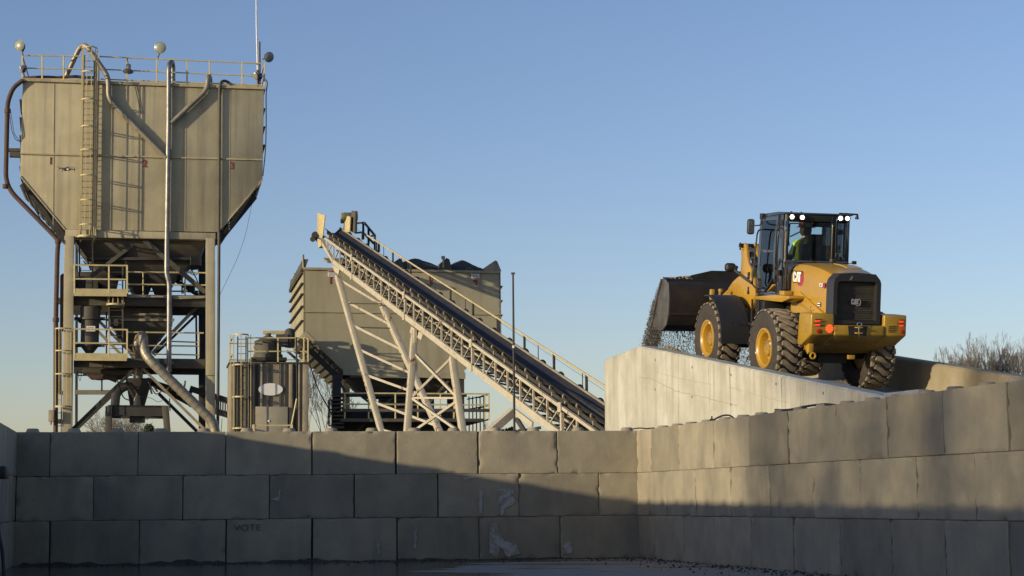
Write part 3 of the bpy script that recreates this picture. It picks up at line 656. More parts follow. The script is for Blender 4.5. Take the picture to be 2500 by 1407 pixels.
for y in (660,692,718,748,783):   # left side ribs
    a=ap(741,y,.0); mb=MB(); mb.bar(a-FA.e1*.05,a-FA.e1*.05+eb*DB,.12,.06); mb.build('side_rib',darks,bin_)
for y in (698,733,768): a=ap(1223,y,.0); mb=MB(); mb.prism([a,a+FA.e1*.10,a-V((0,0,.16))],eb*DB); mb.build('side_rib',darks,bin_)
for i in range(7):
    a=ap(741,815,.3).lerp(ap(836,906,.3),(i+.5)/7); d=V((-.08,0,-.08)); mb=MB(); mb.prism([a,a+d,a+d+V((.14,0,-.14)),a+V((.2,0,-.2))],eb*(DB-.6)); mb.build('side_rib',mids,bin_)
mb=MB(); 
for v_ in (.2,DB-.4): mb.bar(ap(741,818,v_)+V((-.2,0,-.2)),ap(836,912,v_)+V((-.15,0,-.2)),.08,.25)
mb.build('stringer',darks,bin_)
# flared wings above the rim
def wing(pts,v0,v1,mat,name='divider'):
    mb=MB(); mb.prism([ap(x,y,v0) for x,y in pts],eb*(v1-v0)); return mb.build(name,mat,bin_)
a=ap(741,668,.1)-FA.e1*.12; b_=a+V((.08,0,.62)); mb=MB(); mb.prism([a,b_,b_+eb*(DB-.2)-V((0,0,.1)),a+eb*(DB-.2)],V((.05,0,0)))
for v_ in (0,2.4,4.8,DB-.3): mb.prism([a+eb*v_,b_+eb*v_,b_+eb*v_+FA.e1*.25,a+eb*v_+FA.e1*.12],eb*.06)
mb.build('side_board',mids,bin_)
mb=MB(); mb.tube([ap(741,655,.1),ap(740,622,.1)],.05,6); mb.build('post',tan2,bin_)
wing([(962,640),(975,631),(981,633),(987,655),(962,655)],.1,1.5,mids)
wing([(1070,660),(1078,640),(1090,630),(1097,633),(1105,662)],.2,1.2,mids)
wing([(1136,664),(1143,652),(1148,650),(1165,664)],.1,.6,mids)
wing([(1185,664),(1188,650),(1209,636),(1214,638),(1224,662)],.1,1.6,tan2)
numeral('1',655,478,.34,FA,z3,bin_); numeral('4',643,283,.36,FA,z4,bin_); numeral('2',320,283,.36,FA,z4,bin_)
for (x,y,cv) in ((643,398,z3),(630,195,z4)):
    a=FA.S(*cv(x,y),-.02); w_=.33 if cv is z3 else .36
    mb=MB(); mb.prism([a,a+FA.e1*w_,a+FA.e1*w_-V((0,0,.26)),a-V((0,0,.26))],-eb*.02); mb.build('warning_sign',whitep,bin_)
    mb=MB(); mb.box(a+FA.e1*w_/2-V((0,0,.045))-eb*.03,w_*.9,.008,.055,X=FA.e1,Y=eb); 
    mb.build('sign_header',redp if cv is z3 else grayp,bin_)
    mb=MB()
    for j in (.12,.17,.22): mb.box(a+FA.e1*w_/2-V((0,0,j))-eb*.028,w_*.75,.006,.018,X=FA.e1,Y=eb)
    mb.build('sign_print',grayp,bin_)
mb=MB(); p=ap(1083,655,.2); mb.tube([p,ap(1082,632,.2)],.05,6); mb.box(ap(1082,629,.2),.16,.12,.12); mb.build('rim_lamp',galvd,bin_)
# heaps in the bin
def heap(cx,cz,w_,h,d_,label,seed,v=1.6,base=None):
    rnd=random.Random(seed); c=ap(cx,cz,v); mb=MB(); n=28; rings=10; vs=[]; fs=[]
    for i in range(rings+1):
        t=i/rings
        for j in range(n):
            a=2*PI*j/n; r=t*(1+.08*math.sin(3*a+seed)+.04*rnd.uniform(-1,1))
            z=h*(1-t)**1.05*(1+rnd.uniform(-.03,.03)) if i else h*.97
            vs.append(c+FA.e1*(w_*r*math.cos(a))+eb*(d_*r*math.sin(a))+V((0,0,z-(.12 if i==rings else 0))))
    for i in range(rings):
        for j in range(n): fs.append((i*n+j,i*n+(j+1)%n,(i+1)*n+(j+1)%n,(i+1)*n+j))
    fs.append(tuple(range(n))); fs.append(tuple(range(rings*n,(rings+1)*n))); mb.add(vs,fs); o=mb.build('gravel_heap',gravel)
    rebase(o,c); tag(o,label,'gravel heap','heaps of gravel in the big bin'); return o
heap(1013,664,1.7,.62,1.3,'dark pointed gravel heap in the big bin, just above the conveyor belt',3)
heap(1128,668,1.35,.62,1.3,'dark rounded gravel heap in the big bin between two rim plates',5)
# support frame under the bin
mb=MB()
def acol(px,v,w_=.35,y0=915,mat=darks):
    a=ap(px,y0,v); mb=MB(); mb.bar(a,V((a.x,a.y,0)),w_,w_,upv=eb); mb.build('column',mat,bin_)
acol(822,.1); acol(845,3.2,.3); acol(1122,.2); acol(1100,3.3,.3)
def abox(x0,y0,x1,y1,v0,v1,mat,name):
    mb=MB(); mb.prism([ap(x0,y0,v0),ap(x1,y0,v0),ap(x1,y1,v0),ap(x0,y1,v0)],eb*(v1-v0)); return mb.build(name,mat,bin_,bev=.01)
mb=MB(); mb.loft([[ap(848,922,.4),ap(1128,924,.4),ap(1128,924,.4)+eb*3,ap(848,922,.4)+eb*3],[ap(905,970,1),ap(1070,970,1),ap(1070,970,1)+eb*1.6,ap(905,970,1)+eb*1.6]]); mb.build('discharge_hopper',mids,bin_)
abox(830,1004,1128,1075,.6,3,darks,'weigh_belt_housing'); abox(812,960,1140,969,.0,.2,darks,'beam'); abox(835,998,1195,1006,-.9,-.75,mids,'beam')
abox(930,972,1060,1000,1,2,darks,'weigh_hopper')
abox(832,1022,1180,1030,-.9,3.2,mids,'walkway')
for v_ in (-.85,):
    mb=MB()
    for y in (962,989): mb.bar(ap(838,y-2,v_),ap(1194,y,v_),.06,.06)
    for x in (842,900,965,1020,1075,1108,1184,1194): mb.bar(ap(x,961,v_),ap(x,1026,v_),.06,.06)
    mb.build('railing',yelr,bin_)
mb=MB()
for y in (962,989,1024): mb.bar(ap(1194,y,-.85),ap(1194,y,-.85)+eb*2.6,.06,.06)
for k in range(5): q=ap(1145+k*9,968,1.5); mb.bar(q,V((q.x,q.y,1.)),.05,.05)
for y in (975,1000): mb.bar(ap(1140,y,1.5),ap(1180,y-7,1.5),.05,.05)
mb.build('stair_frame',darks,bin_)
for a,b_ in (((870,1055),(1000,930)),((1095,930),(985,1055)),((860,950),(935,1010)),((820,920),(845,960))): mb=MB(); mb.bar(ap(*a,.2),ap(*b_,.2),.09,.09); mb.build('brace',mids,bin_)
mb=MB()   # ladder-like guards at left
for x,y0,y1 in ((803,977,1040),(811,977,1040)): mb.bar(ap(x,y0,-.5),ap(x,y1,-.5),.07,.07)
for y in (977,1000,1040): mb.bar(ap(803,y,-.5),ap(820,y,-.5),.06,.06)
for i in range(9): mb.box(ap(826,968+i*9.5,-.4),.5,.5,.07)
mb.build('access_ladder',mids,bin_)
mb=MB(); mb.tube(fil([a3(515,910,-.2),a3(545,1000,-.2),a3(590,1130,-.2),a3(640,1215,-.2),a3(680,1290,-.2)],1.5),.025,5); mb.build('cable',black,bin_)
# ================= small silo
FC=Fr(FA.W(0,-1.9,0),(FA.e1.x,FA.e1.y)); 
def c3(x,y,v=0): return FC.S(*z3(x,y),v)
ss=thing('filter_silo','squat ribbed steel silo with a white oval patch, standing left of the big bin','silo',c3(290,1380) and V((c3(290,1380).x,c3(290,1380).y,0)))
a=c3(52,957);b_=c3(526,950); zt=a.z; wS=(b_-a).length; dS=2.6
mb=MB(); ch=.35
def ring(z): 
    o=V((a.x,a.y,z)); pts=[(0,ch),(ch*.5,ch*.12),(ch,0),(wS-ch,0),(wS-ch*.5,ch*.12),(wS,ch),(wS,dS-ch),(wS-ch,dS),(ch,dS),(0,dS-ch)]
    return [o+FC.e1*u+FC.e2*v for u,v in pts]
mb.loft([ring(zt),ring(0)]); mb.build('shell',mids if 0 else M('silo paint',(.27,.235,.165),.75,col2=(.20,.17,.12),scale=.9,streak=(.12,.10,.08),sa=.6,ss=(3,3,.15),rust=(.13,.09,.06),rt_=.7),ss,bev=.02)
mb=MB()
for u,w_,d_ in ((.12,.22,.1),(.62,.14,.12),(.95,.12,.16),(1.3,.08,.1),(2.05,.08,.08),(2.5,.14,.16),(2.85,.07,.1),(wS-.12,.24,.1)):
    p=V((a.x,a.y,0))+FC.e1*u+FC.e2*(-d_/2+.02); mb.bar(p,p+V((0,0,zt-.02)),w_,d_,upv=FC.e2)
mb.build('pilaster',tan2,ss,bev=.01)
mb=MB(); o=V((a.x,a.y,zt)); mb.prism([o+FC.e1*-.05-FC.e2*.08,o+FC.e1*(wS+.05)-FC.e2*.08,o+FC.e1*(wS+.05)+FC.e2*dS,o+FC.e1*-.05+FC.e2*dS],V((0,0,.07))); mb.build('roof',mids,ss,bev=.01)
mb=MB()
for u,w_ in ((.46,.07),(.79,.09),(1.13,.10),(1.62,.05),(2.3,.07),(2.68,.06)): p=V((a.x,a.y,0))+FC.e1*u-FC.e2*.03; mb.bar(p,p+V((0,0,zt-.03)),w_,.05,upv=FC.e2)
mb.build('shadow_strip',darks,ss)  # dark bars stand in for the vertical shadows on the silo front
mb=MB(); oc=c3(298,1113,-.09); mb.lathe(oc,-FC.e2,[(.0,0),(.44,0),(.44,.015),(0,.015)],32,upv=V((0,0,1))); ov=mb
for i,v_ in enumerate(ov.v):
    q=v_-oc; ov.v[i]=oc+FC.e1*(q.dot(FC.e1)*1.13)+V((0,0,q.z*.58))+FC.e2*q.dot(FC.e2)
ov.build('oval_patch',whitep,ss)
mb=MB(); p0=c3(205,1216,-.25);p1=c3(402,1218,-.25); mb.prism([p0,p1,V((p1.x,p1.y,.5)),V((p0.x,p0.y,.5))],FC.e2*.24); mb.build('cabinet',M('cabinet paint',(.34,.31,.23),.6,col2=(.29,.26,.19),scale=1.5),ss,bev=.02)
mb=MB(); q=c3(285,1303,-.26); mb.box(q,.08,.02,.08); mb.build('cabinet_label',whitep,ss)
# bin vent filter
p=c3(282,915,1.0); zb=c3(282,905,1).z; zt2=c3(282,830,1).z; zc=c3(282,790,1).z
mb=MB(); mb.lathe(V((p.x,p.y,0)),V((0,0,1)),[(.62,zb-.15),(.62,zb),(.56,zb+.02),(.56,zt2),(.6,zt2+.02),(.12,zc),(.12,zc+.1),(0,zc+.1)],20); mb.build('vent_filter',mids,ss)
mb=MB(); mb.box(V((p.x,p.y,zb-.22)),1.5,1.2,.15,X=FC.e1,Y=FC.e2); mb.build('vent_base',darks,ss,bev=.02)
mb=MB(); mb.bar(c3(252,770,1),c3(440,770,1),.14,.14); mb.tube([c3(280,770,1),c3(280,795,1)],.05,6); mb.tube([c3(378,770,1),c3(378,810,1)],.05,6); mb.build('hoist_beam',yelr,ss)
mb=MB(); mb.lathe(c3(413,865,.6),V((0,0,1)),[(0,0),(.2,.03),(.22,.2),(.22,.7),(.16,.8),(0,.85)],12); mb.box(c3(370,820,.6),.5,.4,.5); mb.build('blower',darks,ss,bev=.0)
mb=MB(); mb.bar(c3(395,880,.5),c3(470,945,.5),.1,.1); mb.build('strut',darks,ss)
mb=MB()
for y in (803,884,908): 
    q0=c3(165,y,0);q1=c3(524,y,0); mb.bar(q0,q1,.05,.05) if y!=908 else None; mb.bar(q1,q1+FC.e2*dS,.05,.05)
for x in (160,342,498,523): mb.bar(c3(x,803,0),c3(x,948,0),.055,.055)
for y in (803,905): mb.bar(c3(66,y,0),c3(66,y,0)+FC.e2*dS,.05,.05); mb.bar(c3(66,y,0)+FC.e2*dS,c3(524,y,0)+FC.e2*dS,.05,.05)
for u in (0,.33,.66,1): q=c3(66,803,0).lerp(c3(524,803,0),u)+FC.e2*dS; mb.bar(q,q-V((0,0,2.3)),.05,.05)
mb.build('railing',yelr,ss)
def scage(ys,xl,xr):
    mb=MB()
    for y in ys: c=(c3(xl,y,0)+c3(xr,y,0))*.5; hoop(mb,c,(c3(xr,y,0)-c3(xl,y,0)).length,.7,FC.e1,FC.e2,flat=.06)
    for k in range(5):
        aa=PI*k/4; pts=[(c3(xl,y,0)+c3(xr,y,0))*.5-FC.e1*(.42*math.cos(aa)*.98)-FC.e2*(.31+.38*math.sin(aa)) for y in (ys[0],ys[-1])]; mb.bar(pts[0],pts[1],.035,.02,upv=FC.e2)
    mb.build('ladder_cage',yelr,ss)
scage([790,970,1162,1350],68,162)
mb=MB(); A=c3(134,800,-.1);B=c3(152,800,-.1)
for q in (c3(100,795,-.1),c3(150,795,-.1)): mb.bar(q,V((q.x,q.y,.5)),.05,.05)
for i in range(28): z=zt+1-.3*i; q=c3(100,800,-.1);q2=c3(150,800,-.1); mb.bar(V((q.x,q.y,z)),V((q2.x,q2.y,z)),.025,.025) if z>.5 else None
mb.build('ladder',mids,ss)
mb=MB()
for y in (1330,): mb.bar(c3(195,y,-1.2),c3(425,y,-1.2),.06,.06)
for x in (195,425): q=c3(x,1325,-1.2); mb.bar(q,V((q.x,q.y,.3)),.1,.1)
mb.bar(c3(455,1170,-.3),c3(418,1360,-.6),.05,.05); mb.build('front_rail',yelr,ss)
mb=MB(); mb.tube([c3(452,800,-.05),c3(455,1000,-.05),c3(460,1390,-.05)],.04,6); mb.tube([c3(180,960,-.15),c3(180,1380,-.15)],.05,6); mb.build('conduit',darks,ss)
# ================= conveyor
A0=P(791,579,75.); B0=P(1441,1044,45.5)
hz=V((B0.x-A0.x,B0.y-A0.y,0)); FV=Fr(V((A0.x,A0.y,0)),hz)      # e1 towards the tail, e2 to the far (right) side
cv=thing('belt_conveyor','long inclined belt conveyor on a cream steel truss rising leftwards over the big bin','conveyor',V((B0.x,B0.y,0)))
LH=hz.length; slope=(A0.z-B0.z)/LH
def k3(x,y,v=0): return FV.S(*z3(x,y),v)
def k4(x,y,v=0): return FV.S(*z4(x,y),v)
WC=.72
def top(s,v=0,dz=0): return FV.W(s,v,A0.z-slope*s+dz)
s_end=min((A0.z-.75)/slope, LH+7.0)
bA=FV.S(815.5,639.8,0); bB=FV.S(1364,1057.7,0); ua,_,za=FV.uvz(bA); ub,_,zb_=FV.uvz(bB)
bsl=(za-zb_)/(ub-ua)
def bot(s,v=0,dz=0): return FV.W(s,v,za-bsl*(s-ua)+dz)
print('truss depth',top(ua).z-bot(ua).z, top(LH).z-bot(LH).z,'send',s_end,LH,slope)
s0=.15
for v_,nm in ((0,'truss'),(WC,'truss')):
    mb=MB(); mb.bar(top(-.3,v_),top(s_end,v_),.09,.09)
    mb.bar(bot(ua,v_),bot(s_end,v_),.09,.2); mb.bar(top(-.4,v_,-.25),bot(ua,v_),.12,.14)
    n=int((s_end-s0)/1.12)
    for i in range(n):
        s=s0+(i+.5)*(s_end-s0)/n; ds=(s_end-s0)/n
        tb_=(bot(s,v_) if s>ua else bot(ua,v_).lerp(top(-.4,v_,-.25),(ua-s)/(ua+.4)))
        big=(i%7==4)
        mb.bar(top(s,v_),tb_,.11 if big else .062,.08 if big else .05,upv=FV.e2)
        if i<n-1:
            s2_=s+ds; t2=(bot(s,v_) if s>ua else tb_); mb.bar(top(s2_-.08,v_),t2+FV.e1*.12,.032,.035,upv=FV.e2)
        if big:
            for q in (top(s,v_,0),bot(s,v_)): mb.box(q-FV.e2*.07,.24,.03,.26,X=FV.e1,Y=FV.e2)
    mb.build(nm,white,cv)
# cross members and idlers
mb=MB(); md=MB(); rl=MB()
n=int(s_end/1.02)
for i in range(n):
    s=.4+i*1.02
    mb.bar(top(s,0,-.02),top(s,WC,-.02),.06,.06)
    if s>ua: mb.bar(bot(s,0),bot(s,WC),.06,.06); mb.bar(bot(s,0),bot(s+1,WC),.05,.05)
    # idler bracket near and far
    for v_,sg in ((.12,1),(WC-.12,-1)):
        p=top(s,v_,.03); q=top(s,v_-sg*.08,.30); md.tube(fil([p,p+V((0,0,.16)),q+V((0,0,-.03)),q+FV.e2*sg*.06+V((0,0,.03))],.08),.03,6)
    a_=top(s+.0,.06,.25);b_=top(s,.24,.09);c_=top(s,.46,.09);d_=top(s,.64,.25)
    for x_,y_ in ((a_,b_),(b_,c_),(c_,d_)): rl.tube([x_,y_],.06,8)
    if s>ua and i%2: rl.tube([bot(s,.1,.45),bot(s,WC-.1,.45)],.05,8); 
    if i%2==0: md.bar(top(s,.05,-.25),top(s+.4,WC-.05,-.3),.05,.07)
mb.build('cross_member',mids,cv); md.build('idler_bracket',tan2,cv); rl.build('idler_roller',mids,cv)
mb=MB(); ss_=[i*s_end/40 for i in range(41)]
def bprof(s,dz=0,sg=0):
    return [top(s,v_,.19+z+dz) for v_,z in ((.04,.19),(.13,.10),(.24,0),(.46,0),(.57,.10),(.66,.19))]
secs=[bprof(s)+[p-V((0,0,.025)) for p in reversed(bprof(s))] for s in ss_]; mb.loft(secs); mb.build('belt',belt,cv)
mb=MB(); mb.loft([[bot(s,.08,.50),bot(s,WC-.08,.50),bot(s,WC-.08,.47),bot(s,.08,.47)] for s in (ua,s_end)]); mb.build('return_belt',black,cv)
mb=MB(); mb.loft([[top(s,.07,-.02),top(s,WC-.07,-.02),top(s,WC-.07,-.05),top(s,.07,-.05)] for s in (.5,s_end)]); mb.build('shade_pan',darks,cv)  # dark pan added under the belt to darken the inside of the truss
mb=MB(); mb.bar(top(.3,.16,.06),top(s_end,.16,.06),.05,.14); mb.bar(top(.3,WC-.16,.06),top(s_end,WC-.16,.06),.05,.14); mb.build('stringer',darks,cv)
mb=MB(); mb.bar(bot(ua+.5,.2,.22),bot(s_end,.2,.22),.10,.10); mb.bar(top(1,WC-.2,-.22),top(s_end,WC-.2,-.22),.08,.12); mb.build('conduit',darks,cv)
# dusty edge strip along far belt edge
mb=MB(); mb.bar(top(-.1,.70,.36),top(s_end-5,.70,.36),.04,.14); mb.build('belt_skirt',M('dusty skirt',(.30,.26,.18),.9,col2=(.22,.19,.14),scale=2),cv)
# tail load skirt with gravel near the ramp
mb=MB(); mb.loft([[top(s,.15,.22),top(s,.56,.22),top(s,.46,.22+h),top(s,.26,.22+h)] for s,h in ((LH-4,.02),(LH-2,.12),(LH,.15),(s_end-1,.18))]); mb.build('belt_load',gravel,cv)
# handrail on the far side
fr_top=[z3(880,185),z4(50,35),z4(280,190),z4(540,345),z4(840,535),z4(1020,660),z4(1200,770),z4(1410,900),z4(1596,1022)]
VR=.82
def vr(p,v=VR): return FV.S(p[0],p[1],v)
a_=vr(fr_top[0]); b_=vr(fr_top[-1]); mb=MB(); mb.tube([a_,b_,b_+(b_-a_)*.2],.03,6)
mb.build('handrail',yelr,cv)
mb=MB()
ua_,_,zr0=FV.uvz(a_); ub_,_,zr1=FV.uvz(b_)
k=0
s=ua_+1.5
while s<s_end:
    z=zr0+(zr1-zr0)*(s-ua_)/(ub_-ua_); mb.bar(FV.W(s,VR,z),FV.W(s,VR,max(z-.75,.3)),.09,.05,upv=FV.e2); s+=2.55
mb.build('rail_post',darks,cv)
mb=MB(); mb.loft([[top(s,WC+.07,-.25),top(s,1.35,-.25),top(s,1.35,-.3),top(s,WC+.07,-.3)] for s in (1.,s_end)]); mb.build('walkway',mids,cv)
mb=MB(); mb.tube([top(2,.9,.7),top(s_end-1,.9,.62)],.005,4)
for i in range(9): s=3+i*3.6; mb.tube([top(s,.9,.1),top(s,.9,.72)],.014,5)
mb.build('pull_cord',darks,cv)
mb=MB()
for i in range(int(s_end/1.5)): s=1.2+i*1.5; mb.tube(fil([top(s,.70,.30),top(s,.80,.42),top(s,.90,.36),top(s,.92,.1)],.08),.028,6)
mb.build('return_bracket',darks,cv)
# head: platform rail, motor, discharge plate
mb=MB()
for a,b_ in (((820,112),(862,108)),((862,108),(928,188)),((818,170),(852,166)),((852,166),(920,235)),((905,188),(928,188))): mb.bar(k3(*a,1.6),k3(*b_,1.6),.07,.07)
for x,y0,y1 in ((856,108,210),(888,140,240),(926,188,270),(950,225,285)): mb.bar(k3(x,y0,1.6),k3(x,y1,1.6),.09,.09)
mb.build('head_railing',darks,cv)
mb=MB(); mb.prism([k3(580,48,-.15),k3(624,64,-.15),k3(612,185,-.15),k3(604,208,-.15),k3(577,165,-.15)],FV.e2*.04); mb.build('discharge_plate',yelr,cv,bev=.008)
mb=MB(); mb.prism([k3(552,195,-.1),k3(600,212,-.1),k3(600,250,-.1),k3(585,262,-.1),k3(583,232,-.1)],FV.e2*.2); mb.build('head_plate',yelr,cv)
mb=MB(); mb.tube([k3(568,185,-.15),k3(568,185,1.3)],.17,14); mb.tube([k3(552,208,-.3),k3(552,208,-.1)],.12,10); mb.build('head_pulley',darks,cv)
olive=M('olive gearbox paint',(.20,.185,.10),.6,col2=(.13,.12,.07),scale=4)
mb=MB(); mb.lathe(k3(722,72,.6),V((FV.e2.x,FV.e2.y,0))*.6+V((.5,0,0)),[(0,0),(.12,0),(.16,.04),(.16,.1),(.18,.11),(.18,.5),(.15,.55),(.15,.7),(0,.7)],16); mb.box(k3(738,100,.9),.25,.25,.15); mb.build('motor',olive,cv,bev=.0)
mb=MB(); mb.prism([k3(742,163,.55),k3(745,110,.55),k3(758,68,.55),k3(776,72,.55),k3(772,165,.55)],FV.e2*.06); mb.build('motor_mount',yelr,cv,bev=.008)
mb=MB(); mb.prism([k3(735,150,.75),k3(742,95,.75),k3(770,90,.75),k3(775,160,.75)],FV.e2*.2); mb.build('gear_reducer',olive,cv,bev=.02)
mb=MB(); mb.prism([k3(784,36,.7),k3(806,38,.7),k3(802,176,.7),k3(778,160,.7)],FV.e2*.12); mb.build('drive_guard',mids,cv,bev=.03)
mb=MB(); mb.prism([k3(615,320,.1),k3(640,340,.1),k3(640,352,.1),k3(615,335,.1)],FV.e2*.9); mb.build('scraper',tan2,cv)
mb=MB(); mb.prism([k3(668,360,.02),k3(712,390,.02),k3(705,425,.02),k3(680,400,.02)],FV.e2*.06); mb.build('leg_bracket',white,cv)
# trestles
def tleg(a,b_,Ya,Yb,w_=.26):
    pa=P(*a,Ya); pb=P(*b_,Yb); pe=pa+(pb-pa)*(pa.z/(pa.z-pb.z)); mb=MB(); mb.bar(pa,pe,w_,w_*.8,upv=FV.e2); mb.build('trestle_leg',white,cv,bev=.015); return pa,pe
def Yat(px): 
    p=FV.S(px,639.8+(px-815.5)*(1057.7-639.8)/(1364-815.5),0); return p.y
L1=tleg((824,674),(932,1056),Yat(824),Yat(824)-2.5); L2=tleg((931,741),(1074,1056),Yat(840)+.5,Yat(840)-2.2)
L3=tleg(z4(215,640),z4(160,1378),Yat(1012)-.1,Yat(1012)-1); L4=tleg(z4(490,815),z4(570,1375),Yat(1040)+.4,Yat(1040)-.8)
pl=MB(); q=P(*z4(212,665),Yat(1012)-.15); pl.box(q,.42,.1,.5,X=FV.e1,Y=FV.e2); 
q=P(*z4(230,650),Yat(1012)); pl.prism([P(*z4(190,590),Yat(1005)),P(*z4(275,645),Yat(1025)),P(*z4(262,690),Yat(1025)),P(*z4(180,635),Yat(1005))],FV.e2*.1)
q=[z3(1120,720),z3(1190,770),z3(1200,815),z3(1140,760)]; 
pl.build('leg_bracket',white,cv)
lerp=lambda L_,t:L_[0].lerp(L_[1],t)
def brc(a,b_,w_=.12,mat=white,nm='trestle_brace'): mb=MB(); mb.bar(a,b_,w_,w_*.7); mb.build(nm,mat,cv)
def onleg(Lg,py):
    # point of leg whose pixel height is py
    lo,hi=0,1
    for _ in range(30):
        t=(lo+hi)/2; p=Lg[0].lerp(Lg[1],t)-CP; y=703.5-F*p.dot(up)/p.dot(fw)
        if y<py: lo=t
        else: hi=t
    return Lg[0].lerp(Lg[1],t)
for ya,yb in ((681,724),(734,794),(792,855),(852,915),(915,966),(981,1040),(1049,1090)): brc(onleg(L1,ya),onleg(L2,max(yb,745)),.13)
for y in (741,799,862,920,985): brc(onleg(L1,y),onleg(L2,y+3) if y>741 else P(931,742,Yat(840)),.07,darks)
for ya,yb in ((859,971),(968,1060)): brc(onleg(L3,ya),onleg(L4,yb),.11); brc(onleg(L3,yb+5),onleg(L4,ya+10),.11)
brc(onleg(L3,972),onleg(L4,972),.09)
a_=P(*z4(945,1205),Yat(1250)); b_=P(*z4(750,1375),Yat(1250)-.4); b_=a_+(b_-a_)*(a_.z/(a_.z-b_.z)); brc(a_,b_,.3,white,'trestle_leg')
a2=P(*z4(960,1260),Yat(1250)+1.5); b2=P(*z4(1030,1375),Yat(1250)+1.4); b2=a2+(b2-a2)*(a2.z/(a2.z-b2.z)); brc(a2,b2,.16,darks,'trestle_leg'); brc(P(*z4(850,1380),Yat(1250)+1.5),P(*z4(1140,1330),Yat(1250)+1.5),.12,darks)
mb=MB(); mb.prism([P(*z4(950,1195),Yat(1262)-.1),P(*z4(1075,1290),Yat(1300)-.1),P(*z4(1070,1325),Yat(1300)-.1),P(*z4(945,1240),Yat(1262)-.1)],FV.e2*.05); mb.build('splice_plate',white,cv)
# thin pole between viewer and conveyor
Yp=41.; a=P(1253,1232,Yp); a.z=0; t_=P(1252.5,670,Yp); pole=thing('slim_pole','slim dark pole with a small bracket on top, standing in front of the conveyor','pole',V((t_.x,t_.y,0)))
mb=MB(); mb.tube([V((t_.x,t_.y,0)),V((t_.x,t_.y,t_.z*.7)),t_],[.03,.026,.02],8); mb.build('shaft',darks,pole)
mb=MB(); mb.box(t_+V((0,0,.02)),.09,.05,.045); mb.build('bracket',rusty,pole,bev=.005); mb=MB(); q=P(1253,847,Yp-.03); mb.box(q,.05,.03,.06); mb.build('tag_plate',whitep,pole)
# ================= wheel loader (local axes: x forward, y left, z up; origin on the deck under the rear axle)
yaw=R(14.3); pt=R(8.6)
hx=V((-math.sin(yaw),math.cos(yaw),0)); ly=V((-math.cos(yaw),-math.sin(yaw),0)); UZ=V((0,0,1))
lx=hx*math.cos(pt)+UZ*math.sin(pt); lz=UZ*math.cos(pt)-hx*math.sin(pt)
wl=P(1861,849,30.1); lo=wl-ly*1.16-lz*.665
Rm=Matrix((lx,ly,lz)).transposed()
ld=thing('wheel_loader','yellow wheel loader seen from behind on the ramp, tipping its black bucket','wheel loader',lo,rot=Rm.to_euler())
def hit(px,py,ax,val):
    d=ray(px,py); n=(lx,ly,lz)[ax]; t=((lo-CP).dot(n)+val)/d.dot(n); q=CP+d*t-lo
    return V((q.dot(lx),q.dot(ly),q.dot(lz)))
zA=lambda x,y:(1540+x/2.994,490+y/2.994)
zB=lambda x,y:(1560+x/4.69,600+y/4.69)
zC=lambda x,y:(1940+x/5.41,640+y/5.41)
zD=lambda x,y:(1680+x/6.7,720+y/6.7)
zE=lambda x,y:(1800+x/6.397,500+y/6.397)
def hC(x,y,ax,v): return hit(*zC(x,y),ax,v)
def hE(x,y,ax,v): return hit(*zE(x,y),ax,v)
def hB(x,y,ax,v): return hit(*zB(x,y),ax,v)
yel=M('loader yellow',(.46,.262,.022),.32,col2=(.39,.225,.03),scale=2.,var=.8,coat=.3,rust=(.34,.215,.06),rt_=.66,rs=4.)
yeld=M('dusty loader yellow',(.36,.22,.035),.6,col2=(.27,.17,.05),scale=5)
blk=M('gloss black frame',(.030,.034,.045),.16,var=.1,coat=1.)
mblk=M('matt black',(.018,.018,.018),.55,var=.15)
tyrem=M('tyre rubber',(.055,.045,.037),.85,col2=(.035,.03,.026),scale=9,bump=.003,bs=60)
dust=M('dusty tread',(.27,.22,.15),.9,col2=(.16,.13,.09),scale=11,bump=.004,bs=70)
steelw=M('worn bucket steel',(.022,.02,.02),.5,.3,col2=(.04,.035,.032),scale=3,rust=(.06,.045,.036),rt_=.70,bump=.003,bs=20)
bside=M('bucket side steel',(.13,.125,.115),.5,.3,col2=(.075,.07,.064),scale=5,rust=(.25,.19,.11),rt_=.68)
chrome=M('chrome rod',(.75,.75,.75),.15,1,var=0)
redl=M('red reflector',(.5,.02,.01),.25,var=0)
redlit=M('lit tail lamp',(.8,.05,.02),.3,var=0,emit=(1,.07,.015),es=2.2)
redsoft=M('tail lamp strip',(.7,.04,.02),.3,var=0,emit=(1,.06,.02),es=.7)
wlamp=M('lit work lamp',(1,1,1),.3,var=0,emit=(1,.93,.78),es=9)
whm=M('logo white',(.8,.8,.78),.5,var=0); lgrey=M('logo grey',(.42,.42,.42),.4,.4,var=0)
hexm=M('logo crimson',(.42,.03,.09),.5,var=0); orgm=M('logo amber',(.75,.36,.03),.5,var=0)
blk.node_tree.nodes['Principled BSDF'].inputs['Coat IOR'].default_value=1.9
gl=bpy.data.materials.new('tinted glass'); gl.use_nodes=True; n_=gl.node_tree.nodes; l_=gl.node_tree.links; n_.remove(n_['Principled BSDF'])
tr=n_.new('ShaderNodeBsdfTransparent'); tr.inputs[0].default_value=(.93,.97,.97,1); gs=n_.new('ShaderNodeBsdfGlossy'); gs.inputs['Roughness'].default_value=.02; gs.inputs[0].default_value=(.9,.95,1,1)
fr_=n_.new('ShaderNodeFresnel'); fr_.inputs[0].default_value=1.75; mxs=n_.new('ShaderNodeMixShader'); l_.new(fr_.outputs[0],mxs.inputs[0]); l_.new(tr.outputs[0],mxs.inputs[1]); l_.new(gs.outputs[0],mxs.inputs[2]); l_.new(mxs.outputs[0],n_['Material Output'].inputs[0])
def B_(mb,name,mat,par=None,**k): return mb.build(name,mat,par or ld,world=False,**k)
